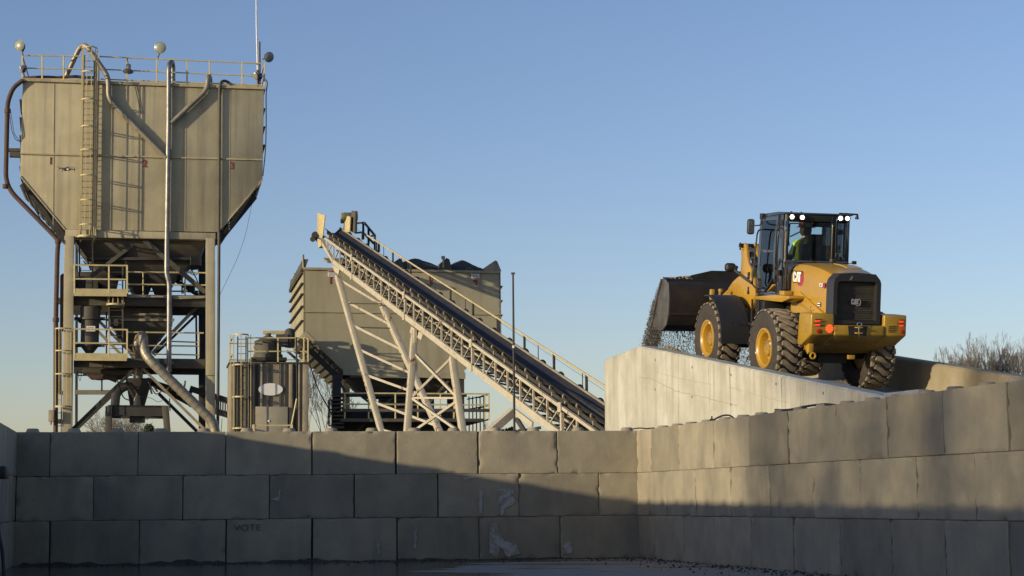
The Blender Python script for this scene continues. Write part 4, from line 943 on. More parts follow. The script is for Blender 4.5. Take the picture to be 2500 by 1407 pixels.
def yz(pts,x0,x1): # prism from (y,z) outline between x0,x1
    mb=MB(); mb.prism([V((x0,y,z)) for y,z in pts],V((x1-x0,0,0))); return mb
def xz(pts,y0,y1): mb=MB(); mb.prism([V((x,y0,z)) for x,z in pts],V((0,y1-y0,0))); return mb
# --- wheels
def make_wheel():
    mb=MB(); prof=[(.335,-.17),(.345,-.19),(.42,-.222),(.50,-.232),(.57,-.228),(.615,-.212),(.634,-.185),(.638,-.1),(.64,0),(.638,.1),(.634,.185),(.615,.212),(.57,.228),(.50,.232),(.42,.222),(.345,.19),(.335,.17)]
    mb.lathe(V((0,0,0)),V((0,1,0)),prof,64,cap=False)
    N=26
    def cyl(y,s,r): a=-s/.65; return V((r*math.sin(a),y,r*math.cos(a)))
    def rtop(y): return .672-.016*(abs(y)/.225)**2
    mb.k=1
    def lug(line,w0,tw=.007):
        secs=[]
        for i,(y,s,w_) in enumerate(line):
            a=line[max(i-1,0)]; b=line[min(i+1,len(line)-1)]; dy,ds=b[0]-a[0],b[1]-a[1]; l=math.hypot(dy,ds); ny,nsn=-ds/l,dy/l
            e0=.010 if i==0 else(-.010 if i==len(line)-1 else 0); dy/=l; ds/=l
            rt2=rtop(y); h=w_/2
            secs.append([cyl(y+ny*h,s+nsn*h,.63),cyl(y+ny*(h-tw*.35),s+nsn*(h-tw*.35),rt2-.006),cyl(y+dy*e0+ny*(h-tw),s+ds*e0+nsn*(h-tw),rt2),cyl(y+dy*e0-ny*(h-tw),s+ds*e0-nsn*(h-tw),rt2),cyl(y-ny*(h-tw*.35),s-nsn*(h-tw*.35),rt2-.006),cyl(y-ny*h,s-nsn*h,.63)])
        mb.loft(secs)
    for k in range(N):
        s0_=k*2*PI*.65/N; p=2*PI*.65/N
        j=random.Random(k).uniform(-.003,.003)
        lug([(.145,s0_-.015,.075),(.10,s0_-.012,.095),(.06,s0_+.005,.092),(.0,s0_+.055,.088),(-.06,s0_+.105,.092),(-.10,s0_+.12+j,.095),(-.145,s0_+.12,.075)],0)
        lug([(.218,s0_+p*.48,.098),(.20,s0_+p*.48,.094),(.175,s0_+p*.48,.080),(.15,s0_+p*.5,.05)],0)
        lug([(-.218,s0_+.088+p*.52,.098),(-.20,s0_+.088+p*.52,.094),(-.175,s0_+.088+p*.52,.080),(-.15,s0_+.088+p*.5,.05)],0)
    wh=B_(mb,'wheel',[tyrem,dust])
    mb=MB(); mb.lathe(V((0,0,0)),V((0,1,0)),[(0,-.1),(.335,-.12),(.335,.17),(.345,.195),(.338,.212),(.312,.214),(.300,.20),(.285,.185),(.268,.18),(.258,.16),(.25,.05),(.22,.035),(.13,.03),(.13,.02),(0,.02)],48)
    B_(mb,'rim',yel,wh)
    mb=MB(); mb.lathe(V((0,0,0)),V((0,1,0)),[(.135,.03),(.135,.12),(.125,.15),(.09,.158),(.085,.15),(.03,.15),(.025,.162),(0,.162)],28)
    for i in range(12): a=2*PI*i/12; mb.lathe(V((.108*math.cos(a),.15,.108*math.sin(a))),V((0,1,0)),[(.011,0),(.011,.014),(0,.014)],6)
    B_(mb,'hub',yeld,wh)
    mb=MB(); mb.box(V((-.325,.214,0)),.03,.02,.035); mb.box(V((.325,.214,0)),.02,.02,.03); B_(mb,'wheel_weight',whm,wh)
    return wh
wh=make_wheel()
for i,(x,y,rz,rx_) in enumerate(((0,.93,0,.3),(2.72,.93,0,1.1),(0,-.75,PI,.7),(2.72,-.75,PI,.1))):
    if i==0: o=wh
    else:
        o=wh.copy(); sc.collection.objects.link(o); o.parent=ld
        for ch in wh.children: c=ch.copy(); sc.collection.objects.link(c); c.parent=o
    o.location=(x,y,.655); o.rotation_mode='XYZ'; o.rotation_euler=(0,rx_,rz)
# --- rear chassis
mb=xz([(-.45,.62),(-.6,1.2),(.9,1.45),(1.2,1.3),(1.2,.7),(.4,.55)],-.36,.36); B_(mb,'rear_frame',mblk,bev=.02)
mb=MB(); mb.tube([V((0,-.75,.655)),V((0,.75,.655))],.16,16); mb.tube([V((2.72,-.75,.655)),V((2.72,.75,.655))],.16,16); mb.box((0,0,.66),.5,.5,.45); B_(mb,'axle',mblk)
mb=MB(); mb.box((1.38,0,.9),.5,.3,.75); B_(mb,'hitch_joint',mblk,bev=.04)
# hood by lofted sections
def hsec(x,zt,w_=.465,zb=1.25):
    return [V((x,y,z)) for y,z in ((w_,zb),(w_+.01,1.5),(w_,zt-.20),(w_-.03,zt-.09),(w_-.09,zt-.02),(w_-.2,zt+.006),(0,zt+.02),(-(w_-.2),zt+.006),(-(w_-.09),zt-.02),(-(w_-.03),zt-.09),(-w_,zt-.20),(-w_-.01,1.5),(-w_,zb))]
mb=MB(); mb.loft([hsec(.42,2.085,.49),hsec(.2,2.09,.49),hsec(-.1,2.08,.485),hsec(-.4,2.055,.48),hsec(-.7,2.01,.475),hsec(-.98,1.945,.465)]); B_(mb,'hood',yel,bev=0,sharp=30)
mb=MB(); mb.loft([[V((x,y,z+.02+dz)) for y,z in ((-.05,zt),(-.33,zt-.01))]+[V((x,y,z+.02+dz-.012)) for y,z in ((-.33,zt-.01),(-.05,zt))] for x,zt,dz in ((-.05,2.085,.004),(-.35,2.065,.004),(-.6,2.03,.004))]); B_(mb,'hood_hatch',M('hatch yellow',(.52,.32,.02),.35,var=.1,coat=.3))
# lower side panels + skirt
for sg in (1,-1):
    mb=xz([(.45,1.62),(.45,1.46),(-.3,1.34),(-.52,1.2),(-.66,.98),(-.85,.95),(-.97,.98),(-.97,1.30),(-.5,1.45),(0,1.62)],sg*.44,sg*.525); B_(mb,'side_panel',yel,bev=.01)
    bm2=MB()
    for x,z in ((-.5,1.38),(-.5,1.33),(-.53,1.30),(-.62,1.33),(-.62,1.27),(-.7,1.22),(-.45,1.5)): bm2.lathe(V((x,sg*.525,z)),V((0,sg,0)),[(.011,0),(.011,.006),(0,.006)],8)
    B_(bm2,'bolt',mblk)
mb=MB()
for x,z in ((-.32,1.80),): pass
# grille surround
sh_=lambda L_:[(y*.945+.024,z) for y,z in L_]
fo=[(.475,1.14),(.475,1.80),(.455,1.86),(.36,1.955),(0,1.975),(-.36,1.955),(-.455,1.86),(-.475,1.80),(-.475,1.14)]
fi=[(.37,1.20),(.37,1.79),(.36,1.80),(.33,1.83),(0,1.835),(-.33,1.83),(-.36,1.80),(-.37,1.79),(-.37,1.20)]
fo=sh_(fo); fi=sh_(fi)
mb=MB(); A=[V((-.98,y,z)) for y,z in fo]; Bq=[V((-1.10,y*.99,z)) for y,z in fo]; C_=[V((-1.19,y*.93,z)) for y,z in fo]; D_=[V((-1.19,y,z)) for y,z in fi]; E_=[V((-1.06,y*.98,z)) for y,z in fi]
n=len(fo)
for S0,S1 in ((A,Bq),(Bq,C_),(C_,D_),(D_,E_)):
    b=len(mb.v); mb.add(S0+S1,[(i,i+1,i+1+n,i+n) for i in range(n-1)]+[(n-1,0,n,2*n-1)])
surr=B_(mb,'grille_surround',M('satin black cowl',(.028,.027,.028),.38,var=.15,coat=.2),bev=0,sharp=25)
mb=MB(); mb.box((-1.03,0,1.5),.02,.76,.66); 
for i in range(22):
    z=1.215+i*.0283; mb.bar(V((-1.07,.365,z)),V((-1.07,-.365,z)),.010,.018)
for z in (1.33,1.5,1.64,1.72): mb.bar(V((-1.078,.365,z)),V((-1.078,-.365,z)),.022,.012)
B_(mb,'grille',M('grille mesh',(.085,.075,.055),.6,col2=(.06,.052,.04),scale=6),surr)
# bumper counterweight
bump=MB()
for sg in (1,-1):
    b=len(bump.v)
    bump.prism([V((x,sg*.44,z)) for x,z in ((-1.25,1.30),(-.80,1.30),(-.74,1.26),(-.70,.80),(-.74,.76),(-.86,.77),(-1.25,.96))],V((0,sg*.40,0)))
bump.prism([V((-1.25,.44,z)) if 0 else V((x,.44,z)) for x,z in ((-1.27,1.12),(-.9,1.13),(-.9,.80),(-1.27,.96))],V((0,-.88,0)))
cw=B_(bump,'counterweight',M('shaded counterweight yellow',(.37,.225,.02),.42,col2=(.30,.185,.025),scale=3,coat=.2),bev=.025,seg=3)  # darker than the hood yellow: weaker sun on the rear put into the colour
mb=MB(); mb.loft([[V((x,y,z)) for y,z in ((.74,.93),(.74,.94),(-.78,.94),(-.78,.93))] if x==-1.18 else [V((x,y,z)) for y,z in ((.66,.62),(.74,.94),(-.72,.94),(-.62,.62))] for x in (-1.18,-.5,-.3)]); B_(mb,'belly_guard',yeld,bev=.02)
mb=MB(); mb.prism([V((-.95,.74,.80)),V((-.95,.74,.66)),V((-.90,.74,.62)),V((-.80,.74,.7)),V((-.80,.74,.80))],V((0,-.09,0))); mb.box((-.85,-.06,.58),.06,.12,.07); B_(mb,'tie_down_loop',yel,cw,bev=.008)
mb=MB(); mb.tube([V((-.95,.66+.045*math.cos(t),.60+.045*math.sin(t))) for t in [i*PI/6 for i in range(12)]],.018,8,closed=True); B_(mb,'tow_ring',yel,cw)
# slots & lamps of the counterweight
def dark_on_rear(pts,name,mat,par,th=.006,x=-1.25): mb=MB(); mb.prism([hC(a,b,0,x-.003) for a,b in pts],V((-th,0,0))); return B_(mb,name,mat,par)
for pts in ([(270,752),(345,750),(375,757),(270,762)],[(245,800),(400,800),(440,806),(250,812)],[(250,845),(380,843),(375,852)],[(265,870),(360,870)][:0]): 
    if pts: dark_on_rear(pts,'louvre',mblk,cw)
for (x0,y0,x1,y1) in ((262,770,340,792),(262,820,340,843),(1372,778,1440,800),(1372,830,1440,853)): dark_on_rear([(x0,y0),(x1,y0),(x1-8,y1),(x0+10,y1)],'lamp_strip',redsoft,cw)
for (x0,x1,y) in ((340,410,780),(340,400,832),(1350,1462,816),(1375,1460,765),(1360,1375,790),(1240,1340,850),(1235,1350,872),(1232,1345,898),(1235,1330,922),(1350,1372,845)): dark_on_rear([(x0,y-4),(x1,y-4),(x1-6,y+6),(x0+6,y+6)],'louvre',mblk,cw)
def rdisc(x,y,r,name,mat,th=.012):
    c=hC(x,y,0,-1.252); mb=MB(); mb.lathe(c,V((-1,0,0)),[(r,0),(r,th),(r*.8,th*1.3),(0,th*1.3)],20); return B_(mb,name,mat,cw)
rdisc(312,912,.037,'reflector',redl); rdisc(1418,915,.037,'reflector',redl); rdisc(460,880,.062,'tail_lamp',redlit)
for y in (853,880,905): dark_on_rear([(400,y-3),(555,y-3),(540,y+4),(415,y+4)],'lamp_guard',yeld,cw,th=.024)
for x in (595,1158): rdisc(x,893,.033,'jack_hole',mblk,.004)
mb=MB(); c=hC(160,870,1,.842); mb.box(c,.10,.006,.14); B_(mb,'recess_plate',yeld,cw,bev=.004)
# tow hitch
mb=MB(); c=hC(830,900,0,-1.27); mb.prism([V((-1.272,c.y+.17,c.z+.07)),V((-1.272,c.y-.17,c.z+.07)),V((-1.272,c.y-.15,c.z-.09)),V((-1.272,c.y+.15,c.z-.09))],V((-.006,0,0))); B_(mb,'hitch_recess',mblk,cw)
mb=MB()
for dz in (.045,-.045): mb.box(c+V((-.04,0,dz)),.10,.11,.02)
B_(mb,'hitch_plate',yel,cw,bev=.004)
mb=MB(); mb.tube([c+V((-.06,0,-.1)),c+V((-.06,0,.07))],.013,8); mb.tube([c+V((-.06,.04*math.cos(t),.095+.03*math.sin(t))) for t in [i*PI/7 for i in range(14)]],.008,6,closed=True); B_(mb,'hitch_pin',chrome,cw)
# logos
def mark(o,ex,ez,h,mats,par,hexa=True,sx=1.):
    nr_=ex.cross(ez)*1.0
    def pr(pts,off,th,name,mat):
        mb=MB(); mb.prism([o+ex*(x*h*sx)+ez*(y*h)+nr_*off for x,y in pts],nr_*th); return B_(mb,name,mat,par)
    C=[(0,.18),(.14,0),(.48,0),(.62,.18),(.62,.38),(.40,.38),(.40,.22),(.23,.22),(.23,.78),(.40,.78),(.40,.62),(.62,.62),(.62,.82),(.48,1),(.14,1),(0,.82)]
    A_=[(.60,0),(.86,1),(1.18,1),(1.44,0),(1.2,0),(1.02,.62),(.84,0)]
    T=[(1.18,1),(1.86,1),(1.86,.78),(1.66,.78),(1.66,0),(1.42,0),(1.42,.78),(1.24,.78)]
    if hexa: pr([(1.1,1.02),(2.0,1.02),(2.3,.6),(2.3,.1),(2.0,-.35),(1.1,-.35),(.9,0)],.001,.002,'logo_hexagon',mats[2])
    pr([(-.08,-.1),(1.5,-.1),(1.75,-.1),(1.78,.7),(1.95,.74),(1.95,1.1),(-.08,1.1)],.003,.002,'logo_backing',mats[1])
    for q in (C,A_,T): pr(q,.006,.004,'letter',mats[0])
    pr([(.76,0),(1.02,.42),(1.28,0)],.0075,.005,'logo_triangle',mats[3])
o=hE(880,1205,1,.492); mark(o,V((-1,0,0)),V((0,0,1)),.175,(whm,mblk,hexm,orgm),ld)
o=hC(745,560,0,-1.125); 
g_=[V((0,-1,0)),V((0,0,1))]; 
mb=MB(); mark(o,g_[0],g_[1],.09,(lgrey,mblk,mblk,lgrey),surr,hexa=False,sx=.82)
mb=MB(); pts=[(1.72,1.0),(1.98,1.0),(2.2,.6),(2.2,.25),(1.98,-.2),(1.2,-.2)]; 
for a,b in zip(pts,pts[1:]): mb.bar(o+g_[0]*a[0]*.074+g_[1]*a[1]*.09+V((-.008,0,0)),o+g_[0]*b[0]*.074+g_[1]*b[1]*.09+V((-.008,0,0)),.010,.010)
B_(mb,'logo_outline',lgrey,surr)
o=hC(328,333,1,.492); mb=MB(); text_mb(mb,'920',o-V((.01,-.002,.0)),V((-1,0,0)),V((0,0,1)),.075,.002,sx=1.0,bold=.06); B_(mb,'model_number',mblk,ld)
mb=MB(); text_mb(mb,'920',o+V((0,.004,0.004)),V((-1,0,0)),V((0,0,1)),.068,.003,sx=1.05,bold=.02); B_(mb,'model_number',whm,ld)
mb=MB(); c=o+V((-.185,.001,.035)); mb.prism([c+V((x,0,z)) for x,z in ((.03,.045),(-.02,.045),(-.04,0),(-.02,-.045),(.03,-.045))],V((0,.002,0))); B_(mb,'number_hexagon',hexm,ld)
mb=MB(); c=hC(322,560,1,.492); mb.box(c,.12,.004,.07); B_(mb,'decal',mblk,ld); mb=MB(); mb.box(c+V((0,.003,.017)),.11,.004,.018); mb.box(c+V((0,.003,-.02)),.11,.004,.014); B_(mb,'decal_print',whm,ld)
mb=MB(); c=hC(75,440,1,.495); mb.box(c,.06,.004,.035);mb.box(c+V((.01,0,.04)),.03,.004,.03); B_(mb,'decal',whm,ld)
mb=MB(); c=hC(745,215,0,-1.192); mb.bar(c+V((0,.02,-.03)),c+V((0,-.015,.035)),.006,.004); mb.bar(c+V((0,0.0,-.03)),c+V((0,-.035,.035)),.006,.004); B_(mb,'badge',lgrey,surr)
# deck step
mb=xz([(1.38,1.475),(1.38,1.43),(.1,1.43),(-.22,1.50),(-.22,1.545),(.4,1.545)],.46,.80); B_(mb,'step_deck',yel,bev=.012)
mb=xz([(1.38,1.475),(1.38,1.43),(.1,1.43),(-.22,1.50),(-.22,1.545),(.4,1.545)],-.80,-.46); B_(mb,'step_deck',yel,bev=.012)
mb=MB(); mb.box((.35,.62,1.58),.22,.16,.07); B_(mb,'tool_box',yel,bev=.01)
mb=xz([(.9,1.42),(1.3,1.42),(1.3,.75),(1.0,.75)],.4,.78); mb.prism([V((x,-.78,z)) for x,z in ((.9,1.42),(1.3,1.42),(1.3,.75),(1.0,.75))],V((0,.38,0))); B_(mb,'fuel_tank',mblk,bev=.02)
mb=MB()
for z in (.65,1.0): mb.box((1.2,.82,z),.34,.12,.03)
for x in (1.05,1.36): mb.bar(V((x,.82,.6)),V((x,.82,1.43)),.02,.05)
B_(mb,'entry_ladder',mblk); 
mb=MB(); mb.box((1.55,.55,.95),.12,.25,.10); mb.box((1.45,.5,.66),.3,.35,.06); B_(mb,'hitch_bracket',yeld,bev=.015)
# --- exhaust
mb=MB(); mb.tube(fil([V((.1,-.1,2.08)),V((.1,-.1,2.79)),V((.2,-.16,2.86))],.08),.047,18); B_(mb,'exhaust_stack',M('exhaust black',(.02,.018,.016),.22,.6,var=.1)); 
mb=MB(); mb.lathe(V((.1,-.1,2.08)),V((0,0,1)),[(.075,0),(.075,.03),(.055,.05),(.055,.09),(.05,.1)],18); B_(mb,'exhaust_collar',mblk)
# --- cab
cab=None
mb=MB()
def post(a,b,w_=.07,d_=.07): mb.bar(V(a),V(b),w_,d_,upv=V((1,0,0)))
X0,X1=.52,1.66
for sg in (1,-1):
    post((X0+.02,sg*.565,1.5),(X0+.02,sg*.555,2.93),.06,.06)
    post((1.68,sg*.59,1.53),(1.58,sg*.59,2.90),.06,.07)
    mb.prism([V((x,sg*.585,z)) for x,z in ((X0+.05,1.52),(.82,1.52),(.86,2.2),(.74,2.90),(X0+.05,2.925))] if sg==1 else [V((x,sg*.585,z)) for x,z in ((X0+.05,1.52),(.70,1.52),(.72,2.2),(.66,2.90),(X0+.05,2.925))],V((0,sg*.035,0)))
mb.bar(V((X0+.01,-.56,2.115)),V((X0+.01,.56,2.115)),.07,.05); mb.bar(V((1.67,-.57,1.75)),V((1.67,.57,1.75)),.06,.10); mb.bar(V((1.58,-.57,2.88)),V((1.58,.57,2.88)),.06,.08)
mb.box((1.1,0,1.52),1.12,1.2,.08)
mb.prism([V((X0,.58,1.5)),V((X0,-.58,1.5)),V((X0,-.58,2.10)),V((X0,.58,2.10))],V((.05,0,0)))
cab=B_(mb,'cab',blk,bev=.012)
mb=MB(); mb.prism([V((x,.63,z)) for x,z in ((.47,2.925),(.47,2.955),(.8,2.965),(1.58,2.93),(1.64,2.87),(1.56,2.865),(.8,2.91))],V((0,-1.26,0))); B_(mb,'roof',blk,cab,bev=.012)
mb=MB(); mb.prism([V((x,.57,z)) for x,z in ((.5,2.93),(.5,2.81),(.56,2.79),(.66,2.93))],V((0,-1.14,0))); mb.prism([V((x,.1,z)) for x,z in ((.56,2.80),(.6,2.72),(.9,2.72),(1.0,2.9),(.56,2.9))],V((0,-.5,0))); B_(mb,'roof_lining',mblk,cab,bev=.01)
# glass
mb=MB(); mb.box((X0-.012,0,2.46),.006,1.14,.66); B_(mb,'rear_window',gl,cab)
mb=MB(); mb.prism([V((1.67,.56,1.8)),V((1.67,-.56,1.8)),V((1.585,-.56,2.84)),V((1.585,.56,2.84))],V((.006,0,0))); B_(mb,'windscreen',gl,cab)
mb=MB(); mb.prism([V((x,-.60,z)) for x,z in ((.74,2.2),(.74,2.85),(1.54,2.83),(1.62,1.75),(.74,1.75))],V((0,.006,0))); B_(mb,'side_window',gl,cab)
mb=MB(); 
for a,b in (((.74,2.2),(.74,2.85)),((.74,2.25),(1.6,2.25)),((1.1,2.25),(1.12,2.85)),): mb.bar(V((a[0],-.59,a[1])),V((b[0],-.59,b[1])),.05,.06)
B_(mb,'window_frame',blk,cab)
# door
dr=MB()
out=[(.80,1.74),(.84,2.25),(.72,2.90),(1.50,2.87),(1.60,1.56),(1.22,1.56),(1.10,1.62),(.98,1.70),(.90,1.76)]
inn=[(.88,1.80),(.92,2.25),(.80,2.83),(1.45,2.80),(1.53,1.62),(1.24,1.62),(1.13,1.68),(1.01,1.76),(.94,1.81)]
O=[V((x,.62,z)) for x,z in out]; I=[V((x,.62,z)) for x,z in inn]; n=len(O); th_=V((0,.025,0))
dr.add(O+I+[p+th_ for p in O]+[p+th_ for p in I],sum([[(i,(i+1)%n,(i+1)%n+n,i+n),(i+2*n,(i+1)%n+2*n,(i+1)%n+3*n,i+3*n),(i,(i+1)%n,(i+1)%n+2*n,i+2*n),(i+n,(i+1)%n+n,(i+1)%n+3*n,i+3*n)] for i in range(n)],[]))
dr.bar(V((.91,.632,2.28)),V((1.49,.632,2.28)),.02,.05)
door=B_(dr,'door',blk,cab) if 0 else B_(dr,'door',blk,ld,bev=.005)
mb=MB(); mb.prism([V((x,.632,z)) for x,z in inn],V((0,.005,0))); B_(mb,'door_window',gl,door)
mb=MB(); a=[(.90,1.76),(.98,1.70),(1.10,1.62),(1.22,1.54)]; 
for p,q in zip(a,a[1:]): mb.bar(V((p[0]-.02,.655,p[1]+.03)),V((q[0]-.02,.655,q[1]+.03)),.03,.035)
B_(mb,'door_gasket',mblk,door)
mb=MB()
for x,y in ((700,278),(630,1065)): c=hE(x,y,1,.67); mb.box(c,.14,.05,.10)
B_(mb,'hinge',mblk,door,bev=.01)
mb=MB(); c=hE(570,800,1,.60); mb.box(c,.1,.04,.12); B_(mb,'door_lock',mblk,door,bev=.01)
# grab rails
def rod(pts,r,name,mat,par,rad=.05,n=8,closed=False): m_=MB(); m_.tube(fil(pts,rad),r,n); return B_(m_,name,mat,par)
Y=.76
rod([hE(405,388,1,.64),hE(385,388,1,Y),hE(332,400,1,Y),hE(310,460,1,Y),hE(232,1240,1,Y),hE(285,1305,1,Y),hE(345,1300,1,.66)],.014,'grab_rail',mblk,ld,.06)
rod([hE(690,362,1,.72),hE(650,362,1,.74),hE(618,420,1,.74),hE(588,920,1,.74),hE(625,985,1,.74),hE(660,945,1,.74),hE(665,850,1,.66)],.014,'grab_rail',mblk,ld,.05)
rod([hE(680,365,1,.74),hE(715,375,1,.74),hE(733,430,1,.74),hE(712,880,1,.74),hE(650,890,1,.66)],.014,'grab_rail',mblk,ld,.05)
# mirrors
def rbox(c,dx,dy,dz,name,mat,par,b): m_=MB(); m_.box(c,dx,dy,dz); return B_(m_,name,mat,par,bev=b,seg=4)
c=hE(210,345,1,.95); mir=rbox(c,.09,.13,.27,'mirror',mblk,ld,.04); 
mb=MB(); mb.box(c+V((-.046,0,0)),.004,.10,.22); B_(mb,'mirror_glass',chrome,mir,bev=.0)
rod([c+V((.03,-.02,0.02)),hE(340,325,1,.85),hE(380,300,1,.7),hE(385,170,1,.66)],.011,'mirror_arm',mblk,mir,.04)
rbox(hE(390,180,1,.66),.10,.06,.10,'roof_bracket',mblk,cab,.01)
c=hB(1045,250,1,1.0); lamp=rbox(c,.14,.20,.16,'head_lamp_unit',mblk,ld,.06)
rod([hB(1100,285,1,.98),hB(1290,430,1,.8)],.028,'lamp_arm',mblk,lamp)
mb=MB(); mb.box(hB(1040,248,1,1.0)+V((-.075,0.03,0)),.01,.035,.04); B_(mb,'lamp_label',redl,lamp); mb=MB(); mb.tube([hB(1120,240,1,.9),hB(1100,300,1,.95)],.03,8); B_(mb,'lamp_joint',mblk,lamp)
c=hE(340,1240,1,.8); m2=rbox(c,.07,.11,.20,'mirror',mblk,ld,.035); mb=MB(); mb.box(c+V((-.036,-.005,-.01)),.004,.07,.13); B_(mb,'mirror_glass',M('mirror grey',(.25,.28,.3),.1,.8,var=0),m2)
# work lamps at the roof rear
for x,y in ((860,190),(1018,200),(1618,213),(1725,215)):
    c=hE(x,y,0,.44); mb=MB(); mb.lathe(c+V((.08,0,0)),V((-1,0,0)),[(.02,0),(.05,.02),(.056,.08),(.05,.085),(.048,.07),(0,.07)],18); h_=B_(mb,'work_lamp',mblk)
    mb=MB(); mb.lathe(c+V((.012,0,0)),V((-1,0,0)),[(.036,0),(.032,.010),(0,.012)],18); B_(mb,'lamp_lens',wlamp,h_)
    mb=MB(); mb.box(c+V((.05,0,.07)),.03,.02,.05); B_(mb,'lamp_bracket',mblk,h_)
a=hE(1600,140,0,.50); b=hE(1880,155,0,.50); c=hE(1870,200,0,.5)
mb=MB(); mb.bar(a,b,.03,.03); mb.bar(b,c,.025,.025); mb.lathe(c+V((0,0,.02)),V((0,0,-1)),[(.015,0),(.03,.01),(.033,.05),(0,.055)],12); B_(mb,'camera_arm',mblk,cab)
a=hE(1720,918,0,.5); b=hE(1800,915,0,.5); mb=MB(); mb.tube([a,b],.008,6); mb.box(b+V((0,-.03,.01)),.05,.07,.06); B_(mb,'side_camera',mblk,cab,bev=.008)
mb=MB(); c=V((X0+.0,.585,2.5)); mb.box(c+V((-.005,.005,.03)),.012,.02,.85); B_(mb,'corner_trim',M('pale corner seal',(.35,.33,.27),.4,var=.1),cab)
# interior
seat=MB(); seat.box((.86,-.08,2.20),.12,.46,.44); seat.box((.84,-.10,2.49),.09,.29,.21); seat.box((1.08,-.10,1.97),.46,.46,.12); seat.box((1.08,-.1,1.75),.3,.3,.36); B_(seat,'seat',mblk,bev=.035,seg=3)
mb=MB(); mb.box((1.05,-.42,2.1),.45,.13,.10); mb.tube([V((1.22,-.42,2.12)),V((1.24,-.42,2.27))],.02,8); B_(mb,'arm_console',mblk,bev=.02)
mb=MB(); mb.tube([V((1.56,.02,1.6)),V((1.44,.02,2.13))],.035,8); B_(mb,'steering_column',mblk)
sc_c=V((1.42,.02,2.16)); sa=V((-.35,0,1)).normalized(); s1_,s2v=frame(sa)
mb=MB(); mb.tube([sc_c+(s1_*math.cos(t)+s2v*math.sin(t))*.19 for t in [i*2*PI/24 for i in range(24)]],.014,8,closed=True); mb.bar(sc_c-s1_*.18,sc_c+s1_*.18,.02,.02); B_(mb,'steering_wheel',mblk)
mb=MB(); mb.bar(V((1.6,-.32,2.65)),V((1.6,-.16,2.65)),.04,.09); mb.bar(hE(825,500,0,1.5),hE(1010,410,0,1.5),.02,.02); B_(mb,'wiper',mblk)
mb=MB(); 
for a,b in (((820,295),(990,292)),((820,295),(800,560)),((800,560),(810,640))): mb.bar(hE(*a,0,1.55),hE(*b,0,1.55),.02,.02)
B_(mb,'windscreen_frame',mblk)
mb=MB(); mb.box((1.45,-.42,2.0),.2,.3,.22); mb.box((1.5,.3,1.85),.2,.3,.3); B_(mb,'dashboard',mblk,bev=.02)
# --- front frame, lift arms
for sg in (1,-1):
    tp=[hB(a,b,1,.5) for a,b in ((1000,545),(1025,480),(1070,415),(1130,358),(1215,315),(1310,285),(1330,560),(1310,660),(1260,760),(1225,690),(1160,605))]
    mb=MB(); mb.prism([V((p.x,sg*.50,p.z)) for p in tp],V((0,-sg*.08,0))); B_(mb,'front_frame',yel,bev=.012)
mb=xz([(1.55,.7),(1.7,1.3),(2.3,1.25),(3.1,1.2),(3.1,.6),(2.0,.5)],-.40,.40); B_(mb,'front_chassis',yeld,bev=.02)
# tall tilt lever plates
for yy in (.33,.13):
    lv=[hE(a,b,1,.33) for a,b in ((55,640),(75,605),(100,598),(128,612),(138,660),(150,800),(165,900),(215,1020),(225,1100),(50,1100),(48,1030),(62,850),(55,700))]
    mb=MB(); mb.prism([V((p.x,yy,p.z)) for p in lv],V((0,-.06,0))); B_(mb,'tilt_lever',yel,bev=.01)
c=hE(90,640,1,.33); mb=MB(); mb.tube([V((c.x,.40,c.z)),V((c.x,.0,c.z))],.04,12); B_(mb,'lever_pin',mblk)
mb=MB()
for dy in (0,.05,-.05): mb.tube([hE(62,650,1,.38)+V((0,.01,dy)),hE(62,650,1,.38)+V((0,.03,dy))],.02,8)
B_(mb,'pin_bolt',mblk)
a=V((c.x,.2,c.z)); d0=hE(220,790,1,.2); d1=hE(330,970,1,.2)
mb=MB(); mb.tube([a,d0],.022,10); B_(mb,'tilt_rod',chrome); mb=MB(); mb.tube([d0,d1],.055,14); mb.tube([d0-(d1-d0)*.05,d0+(d1-d0)*.2],.066,14); mb.tube([d0+(d1-d0)*.75,d1],.062,14); B_(mb,'tilt_cylinder',mblk)
rod([hE(270,830,1,.3),hE(205,840,1,.3),hE(180,900,1,.3),hE(230,980,1,.3),hE(300,1000,1,.3)],.012,'hose',chrome,ld,.12)
rod([hE(240,840,1,.28),hE(225,930,1,.28),hE(290,1010,1,.28)],.012,'hose',mblk,ld,.12)
for x,y in ((190,1080),(185,1130),(180,1370)):
    c=hE(x,y,1,.50); mb=MB(); mb.lathe(c,V((0,1,0)),[(.035,0),(.035,.02),(.02,.03),(0,.03)],14); B_(mb,'pin_cap',mblk)
mb=MB(); mb.box(hE(172,1325,1,.503),.07,.004,.10); B_(mb,'decal',mblk)
mb=MB(); mb.box(hE(145,1120,1,.502),.1,.004,.05); B_(mb,'decal',lgrey)
for sg in (1,-1):
    mb=xz([(2.1,1.72),(2.3,1.86),(3.0,1.78),(3.9,1.42),(4.45,1.05),(4.5,.85),(4.3,.82),(3.6,1.15),(2.9,1.42),(2.2,1.5)],sg*.42,sg*.34); B_(mb,'lift_arm',yel,bev=.012)
mb=MB(); mb.tube([V((3.9,-.4,1.3)),V((3.9,.4,1.3))],.08,12); B_(mb,'cross_tube',yel)
mb=xz([(3.0,2.0),(3.2,2.05),(4.5,1.35),(4.5,1.2),(4.3,1.2)],.08,-.08); B_(mb,'tilt_link',yel,bev=.01)
c=hB(935,515,1,.75); mb=MB(); mb.tube([c,c+V((.1,0,-.25))],.03,8); mb.lathe(c+V((0,0,-.02)),V((0,0,1)),[(.045,0),(.045,.05),(0,.06)],10); B_(mb,'lift_cylinder',yeld); c=hB(838,560,1,1.0); mb=MB(); mb.box(c,.1,.08,.2); B_(mb,'fender_bracket',yel,bev=.02)
